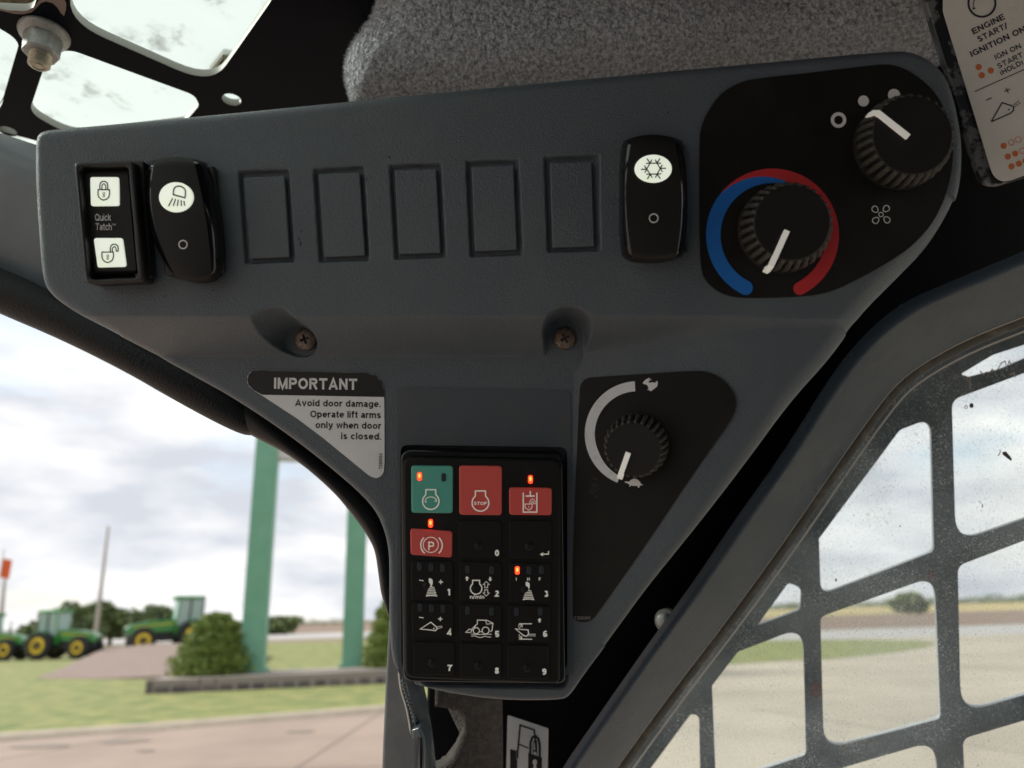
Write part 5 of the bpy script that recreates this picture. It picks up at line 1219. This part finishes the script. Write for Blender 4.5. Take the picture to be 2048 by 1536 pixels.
def at_dist(px, dist): 
    d = W(px, HZ(px), 1) - CAM; d.z = 0; d.normalize(); return CAM + d * dist - Vector((0, 0, CAM.z))
def tree(px, dist, hpx, wpx, trunk_px, label, n=2600, dens=1.0, mats=LF):
    b = at_dist(px, dist); k = dist / F_PX; h = hpx * k; w = wpx * k; tb = trunk_px * k
    e = empty('tree', b, label, 'tree', 'trees beyond the lawn')
    cs = []; rs = []
    for i in range(9):
        a = random.random() * 6.28; r = w * .32 * random.random() ** .5; z = tb + (h - tb) * random.uniform(.25, .78); q_ = w * random.uniform(.18, .27)
        cs.append((b.x + r * math.cos(a) * 1.2, b.y + r * math.sin(a), z)); rs.append((q_ * 1.2, q_, min(q_ * .85, (h - z))))
    leaves('crown', cs, rs, n, .26 * dist / 80, mats, e)
    vs, fs = tube([(b.x, b.y, 0), (b.x + .1, b.y, tb), (b.x - .1, b.y, h * .7)], [.28, .2, .07]); mesh('trunk', vs, fs, BARK, e)
    for i in range(4):
        a = i * 1.7; vs, fs = tube([(b.x, b.y, tb * .8), (b.x + w * .2 * math.cos(a), b.y + w * .2 * math.sin(a), h * .6)], [.12, .04]); mesh('limb', vs, fs, BARK, e)
    return e
tree(90, 95, 42, 80, 4, 'low dark tree behind the nearest tractor, left of the leaning pole', 2200)
tree(158, 95, 72, 95, 6, 'broad dark tree just left of the leaning utility pole', 3600)
tree(222, 95, 58, 60, 8, 'small dark tree just right of the leaning utility pole', 2200)
tree(272, 110, 62, 62, 26, 'open thin-crowned tree between the pole and the far tractor', 1300)
tree(318, 110, 60, 50, 22, 'thin-crowned tree at the front of the far tractor', 1100)
tree(440, 120, 45, 60, 3, 'rounded tree behind the cone-shaped shrub', 1600)
tree(560, 130, 32, 70, 2, 'small rounded tree between the two green posts', 1700)
tree(1815, 150, 42, 50, 2, 'lone round bush tree in the field seen through the guard', 1800)
def far_line(name, x0, x1, dist, hpx, label):
    k = dist / F_PX; cs = []; rs = []
    x = x0
    while x < x1:
        p = at_dist(x, dist); q_ = hpx * k * random.uniform(.5, 1.1); cs.append((p.x, p.y, q_ * .45)); rs.append((q_ * 1.4, q_, q_ * .6)); x += hpx * .8
    o = leaves(name, cs, rs, 5000, hpx * k * .13, LF, None); tag(o, label, 'treeline', kind='stuff'); return o
far_line('distant_treeline', 1480, 2150, 900, 14, 'thin dark line of distant trees on the right horizon')
far_line('distant_hedge', -100, 900, 420, 12, 'thin dark hedge line on the left horizon')

# ------------------------------------------------------------------ planter with blocks, shrubs, sign
PT = .40
pa, pb = G(308, 1388), G(800, 1366)
dv = (pb - pa); dl = dv.length; dv.normalize(); dn = Vector((-dv.y, dv.x, 0))
pl = empty('planter', pa, 'low raised bed edged with purple-grey split blocks', 'planter')
BLK = [mat('block_a', (.135, .115, .115), .9, bump=(40, .8, .03)), mat('block_b', (.165, .14, .135), .9, bump=(40, .8, .03)), mat('block_c', (.11, .092, .095), .9, bump=(40, .8, .03))]
CAPM = mat('block_cap', (.27, .235, .21), .9, bump=(40, .6, .02))
bl = .42; nb_ = int((dl + 3) / bl)
base_mesh = []
for v_ in range(3):
    vs = []
    for x in (0, bl * .5, bl - .02):
        for y, z in ((0 + (.02 if x != bl * .5 else -.015), 0), (0 + (.02 if x != bl * .5 else -.015), .17), (.25, .17), (.25, 0)): vs.append((x + random.uniform(-.004, .004), y + random.uniform(-.006, .006), z))
    fs = []
    for i in range(2):
        for j in range(4): j2 = (j + 1) % 4; fs.append((i * 4 + j, i * 4 + j2, (i + 1) * 4 + j2, (i + 1) * 4 + j))
    fs += [(0, 3, 2, 1), (8, 9, 10, 11)]
    me = bpy.data.meshes.new('block'); me.from_pydata(vs, [], fs); me.materials.append(BLK[v_]); base_mesh.append(me)
rotz = math.atan2(dv.y, dv.x)
for row in range(2):
    for i in range(nb_):
        o = bpy.data.objects.new('block', base_mesh[(i * 2 + row * 5 + i // 3) % 3]); COL.objects.link(o); o.parent = pl
        p = dv * (i * bl + (bl * .5 if row else 0) - .1 * row) + dn * (.03 * row); o.location = (p.x, p.y, row * .175); o.rotation_euler = (0, 0, rotz)
for i in range(9):                                   # the short return end on the left
    o = bpy.data.objects.new('block', base_mesh[i % 3]); COL.objects.link(o); o.parent = pl
    p = dn * ((i // 2) * bl + .05); o.location = (p.x, p.y, (i % 2) * .175); o.rotation_euler = (0, 0, rotz + math.pi / 2)
q4 = [pa + dn * .02 + dv * (-.05), pa + dv * (dl + 3), pa + dv * (dl + 3) + dn * 2.6, pa + dn * 2.6 - dv * .05]
mesh('bed_soil', [Vector((p.x, p.y, z)) for z in (.352, .0) for p in q4], [(0, 1, 2, 3), (4, 7, 6, 5), (0, 4, 5, 1), (1, 5, 6, 2), (2, 6, 7, 3), (3, 7, 4, 0)], CAPM, pl)
def onbed(px, py): return G(px, py, .352)
def shrub(px, py, wpx, hpx, label):
    b = onbed(px, py) + dn * .75; k = (b - CAM).length / F_PX; w = wpx * k; h = hpx * k
    e = empty('conical_shrub', b, label, 'shrub', 'clipped shrubs in the planter')
    cs = []; rs = []
    tiers = [(.0, 1.0, .18), (.16, 1.02, .20), (.34, .86, .2), (.52, .72, .2), (.70, .60, .18), (.84, .36, .14)]
    for z, r, t_ in tiers:
        for i in range(9): a = i * .7 + z * 5; rr = w / 2 * r * .62; cs.append((b.x + rr * math.cos(a), b.y + rr * math.sin(a), b.z + h * z + h * .06)); rs.append((w / 2 * r * .40, w / 2 * r * .40, h * t_ * .62))
        cs.append((b.x, b.y, b.z + h * z + h * .05)); rs.append((w / 2 * r * .7, w / 2 * r * .7, h * t_ * .7))
    leaves('foliage', cs, rs, 26000, .045, SHL, e)
    vs, fs = tube([(b.x, b.y, b.z - .05), (b.x, b.y, b.z + h * .8)], [.07, .03]); mesh('stem', vs, fs, BARK, e)
shrub(414, 1352, 152, 104, 'rounded cone-shaped green shrub left of the wide green post')
shrub(780, 1336, 104, 122, 'rounded cone-shaped green shrub half hidden behind the pillar, right')
GRN = mat('sign_post_green', (.13, .335, .225), .45, var=(2, (.165, .37, .26), .4, .7))
sg = empty('pylon_sign', onbed(505, 1352) + dn * .6, 'tall pylon sign on two square green posts standing in the planter', 'sign')
def obox(name, c0, ax, ay, hx, hy, z0, z1, m, parent, bev=.02):
    vs = [c0 + ax * sx * hx + ay * sy * hy + Vector((0, 0, z - c0.z)) for z in (z0, z1) for sx, sy in ((-1, -1), (1, -1), (1, 1), (-1, 1))]
    o = mesh(name, vs, [(0, 3, 2, 1), (4, 5, 6, 7), (0, 1, 5, 4), (1, 2, 6, 5), (2, 3, 7, 6), (3, 0, 4, 7)], m, parent)
    bm = bmesh.new(); bm.from_mesh(o.data); bmesh.ops.bevel(bm, geom=bm.edges[:], offset=bev, segments=2, affect='EDGES'); bm.to_mesh(o.data); bm.free(); return o
sx_ = (RGT - Vector((0, 0, RGT.z))).normalized(); sy_ = Vector((-sx_.y, sx_.x, 0))
pcs = [onbed(501, 1346) + dn * .30, onbed(704, 1335) + dn * .30]
for i, p in enumerate(pcs):
    kk = (p - CAM).length / F_PX; w2 = (20.5, 18.5)[i] * kk
    obox('post', p, dv, dn, w2, w2 * .9, .352, 8.4, GRN, sg); obox('base_flange', p, dv, dn, w2 * 1.28, w2 * 1.2, .353, .47, GRN, sg)
pm_ = pcs[0].lerp(pcs[1], .5); hb = (pcs[1] - pcs[0]).length / 2 - .32
zb = CAM.z + (HZ(600) - 946) * (pm_ - CAM).length / F_PX * 1.0
obox('sign_cabinet', pm_, (pcs[1] - pcs[0]).normalized(), dn, hb, .22, zb, zb + 2.2, mat('sign_white', (.55, .53, .55), .4), sg, .03)

# ------------------------------------------------------------------ utility poles, red flag
WOOD = mat('pole_wood', (.46, .43, .40), .85, bump=(6, .6, .05))
def upole(x0, y0, x1, y1, dist, label):
    b = at_dist(x0, dist); top = W(x1, y1, 1) - CAM; top = CAM + top * ((b - CAM).dot(FWD) / top.dot(FWD))
    e = empty('utility_pole', b, label, 'utility pole', 'leaning wooden utility poles')
    vs, fs = tube([b, b.lerp(top, .5), top], [.23, .17, .10], 12); mesh('shaft', vs, fs, WOOD, e)
upole(193, 1262, 217, 1052, 85, 'leaning grey wooden utility pole between the dark trees')
upole(2, 1262, 12, 1135, 80, 'wooden utility pole cut by the left edge of the photo')
fe = empty('warning_flag', at_dist(-20, 60), 'orange-red flag at the far left edge of the photo', 'flag')
p = at_dist(-20, 60); k = 60 / F_PX; hz_ = HZ(-6)
vs, fs = tube([p, p + Vector((0, 0, CAM.z + (hz_ - 1135) * k))], [.04, .03], 8); mesh('flag_staff', vs, fs, WOOD, fe)
zz = CAM.z + (hz_ - 1180) * k; vs = []
for i in range(7):
    for j in range(2): vs.append(p + sx_ * (i / 6 * .62) + sy_ * .05 * math.sin(i * 1.2) + Vector((0, 0, zz + j * 30 * k - .02 * i)))
mesh('flag_cloth', vs, [(2 * i, 2 * i + 2, 2 * i + 3, 2 * i + 1) for i in range(6)], mat('flag_orange', (.75, .12, .03), .7), fe, smooth=True)

# ------------------------------------------------------------------ tractors
TG = mat('tractor_green', (.045, .26, .055), .35, coat=.4); TY = mat('tractor_yellow', (.85, .58, .03), .4); TB = mat('tyre_black', (.022, .022, .024), .8); TGL = mat('cab_glass', (.34, .46, .45), .12, spec=.7); TD = mat('chassis_dark', (.02, .022, .022), .6); TS = mat('hood_stripe', (.50, .48, .06), .5); TRD = mat('marker_red', (.65, .05, .03), .4); THL = mat('headlight_glass', (.6, .65, .65), .15)
def build_tractor(px, dist, heading, scale, label, smv=False):
    b = at_dist(px, dist); fx = sx_ * math.cos(heading) + sy_ * math.sin(heading); fy = Vector((-fx.y, fx.x, 0))
    e = empty('tractor', b, label, 'tractor', 'green and yellow tractors on display')
    def p3(x, y, z):
        x = x if x < .4 else .4 + (x - .4) * 1.35
        return b + fx * x * scale + fy * y * scale + Vector((0, 0, z * scale))
    def hull(name, sec, m, parent=e, bev=.03):
        "sec: list of (x, halfwidth bottom, halfwidth top, z0, z1)"
        vs = []; fs = []
        for x, wb, wt, z0, z1 in sec: vs += [p3(x, -wb, z0), p3(x, wb, z0), p3(x, wt, z1), p3(x, -wt, z1)]
        for i in range(len(sec) - 1):
            for j in range(4): j2 = (j + 1) % 4; fs.append((i * 4 + j, (i + 1) * 4 + j, (i + 1) * 4 + j2, i * 4 + j2))
        fs.append((0, 1, 2, 3)); k_ = (len(sec) - 1) * 4; fs.append((k_ + 3, k_ + 2, k_ + 1, k_))
        o = mesh(name, vs, fs, m, parent); bm = bmesh.new(); bm.from_mesh(o.data); bmesh.ops.recalc_face_normals(bm, faces=bm.faces); bmesh.ops.bevel(bm, geom=bm.edges[:], offset=bev * scale, segments=2, affect='EDGES'); bm.to_mesh(o.data); bm.free(); return auto_smooth(o, 30)
    hood = hull('hood', [(.35, .34, .36, .95, 1.50), (1.1, .33, .34, .9, 1.46), (1.75, .30, .28, .85, 1.30), (1.92, .26, .22, .85, 1.12)], TG)
    for s_ in (-1, 1): hull('hood_stripe', [(.4, .002, .002, 1.28, 1.36), (1.7, .002, .002, 1.14, 1.2)], TS, hood, .001).location += fy * (.37 * s_ * scale)
    hull('grille', [(1.90, .20, .18, .88, 1.08), (1.96, .18, .16, .90, 1.05)], TD, hood, .01)
    for s_ in (-.17, .17):
        vs, fs = revolve(Fr(p3(1.86, s_, 1.14), fy, fx), [(.08 * scale, 0), (.08 * scale, .05), (.05 * scale, .07)], 14); mesh('headlight', vs, fs, THL, hood, smooth=True)
    hull('chassis', [(-.75, .28, .28, .5, .95), (.3, .24, .24, .5, .95), (1.75, .18, .18, .5, .88)], TD)
    hull('front_axle', [(1.28, .62, .62, .36, .52), (1.48, .62, .62, .36, .52)], TD, bev=.02)
    hull('rear_axle', [(-.58, .62, .62, .58, .78), (-.38, .62, .62, .58, .78)], TD, bev=.02)
    for s_ in (-1, 1):
        fdr = hull('fender', [(-1.02, .20, .18, 1.02, 1.10), (-.75, .20, .18, 1.38, 1.46), (-.2, .20, .18, 1.38, 1.46), (.12, .20, .18, .95, 1.0)], TG, e, .02); fdr.location += fy * (.66 * s_ * scale)
    cabf = hull('cab_roof', [(-.95, .60, .52, 2.42, 2.56), (.45, .64, .56, 2.42, 2.58)], TG, bev=.05)
    for x0, x1 in ((-.85, -.88), (-.25, -.28), (.36, .26)):
        for s_ in (-1, 1):
            vs, fs = tube([p3(x0, .50 * s_, 1.15), p3(x1, .54 * s_, 2.45)], [.04 * scale] * 2, 6); mesh('cab_post', vs, fs, TG if x0 > 0 else TD, e)
    hull('cab_glass', [(-.84, .48, .52, 1.42, 2.43), (.30, .49, .53, 1.2, 2.43)], TGL, bev=.02)
    hull('cab_base', [(-.80, .44, .46, .85, 1.42), (.34, .42, .44, .75, 1.25)], TG, bev=.03)
    hull('seat', [(-.55, .2, .2, 1.2, 1.9), (-.35, .22, .2, 1.2, 1.8)], TD, bev=.04)
    vs, fs = tube([p3(.9, .28, 1.3), p3(.9, .30, 2.1)], [.04 * scale, .035 * scale], 8); mesh('exhaust', vs, fs, TD, e)
    for x, r, wd, yy in ((-.48, .74, .22, .66), (1.38, .58, .16, .60)):
        for s_ in (-1, 1):
            fr_ = Fr(p3(x, yy * s_, r), fx, fy * s_); R2 = r * scale; w_ = wd * scale
            we = mesh('wheel', *revolve(fr_.lift(-w_ * .9), [(R2 * .30, 0), (R2 * .30, w_ * 1.9)], 20), TD, e)
            prof = [(R2 * .55, -w_ * .8), (R2 * .85, -w_), (R2 * .96, -w_ * .8), (R2 * .97, w_ * .8), (R2 * .85, w_), (R2 * .58, w_ * .85), (R2 * .56, w_ * .4)]
            vs, fs = revolve(fr_, prof, 36); fs = fs[:-1]; n_ = 36
            for k_ in range(18):                       # tread lugs
                a = 2 * math.pi * k_ / 18; s0 = len(vs)
                for dz, da in ((-.85, .0), (-.0, .12)):
                    for q_, rr in ((-.05, .95), (-.05, 1.0), (.05, 1.0), (.05, .95)): vs.append(fr_.p3(R2 * rr * math.cos(a + da + q_), R2 * rr * math.sin(a + da + q_), w_ * dz))
                for j in range(3): fs.append((s0 + j, s0 + j + 1, s0 + 5 + j, s0 + 4 + j))
                s0 = len(vs); a += math.pi / 18
                for dz, da in ((.85, .0), (.0, .12)):
                    for q_, rr in ((-.05, .95), (-.05, 1.0), (.05, 1.0), (.05, .95)): vs.append(fr_.p3(R2 * rr * math.cos(a + da + q_), R2 * rr * math.sin(a + da + q_), w_ * dz))
                for j in range(3): fs.append((s0 + j, s0 + j + 1, s0 + 5 + j, s0 + 4 + j))
            auto_smooth(mesh('tyre', vs, fs, TB, we), 40)
            vs, fs = revolve(fr_, [(R2 * .72, w_ * .98), (R2 * .70, w_ * .8), (R2 * .60, w_ * .62), (R2 * .28, w_ * .70), (R2 * .26, w_ * .95), (R2 * .1, w_ * 1.)], 28); auto_smooth(mesh('rim', vs, fs, TY, we), 30)
    if smv:
        vs, fs = revolve(Fr(p3(-1.15, -.55, 1.15), fy, -fy), [(.20 * scale, -.03), (.20 * scale, .02), (.1 * scale, .03)], 16); mesh('red_marker', vs, fs, TRD, e, smooth=True)
        vs, fs = tube([p3(-1.15, -.5, 1.15), p3(-.9, -.4, 1.0)], [.04, .04], 6); mesh('marker_arm', vs, fs, TD, e)
        for s_ in (-1, 1): vs, fs = tube([p3(-.7, .3 * s_, .6), p3(-1.35, .35 * s_, .4)], [.05, .05], 6); mesh('hitch_arm', vs, fs, TD, e)
    return e
build_tractor(116, 57, R_(-6), 1.16, 'green tractor facing right, the middle one, with yellow wheels and a red marker', True)
build_tractor(362, 62, R_(214), 1.50, 'green cab tractor facing left on the gravel, farthest right')
build_tractor(-22, 60, R_(-8), 1.12, 'green tractor cut by the left edge of the photo')
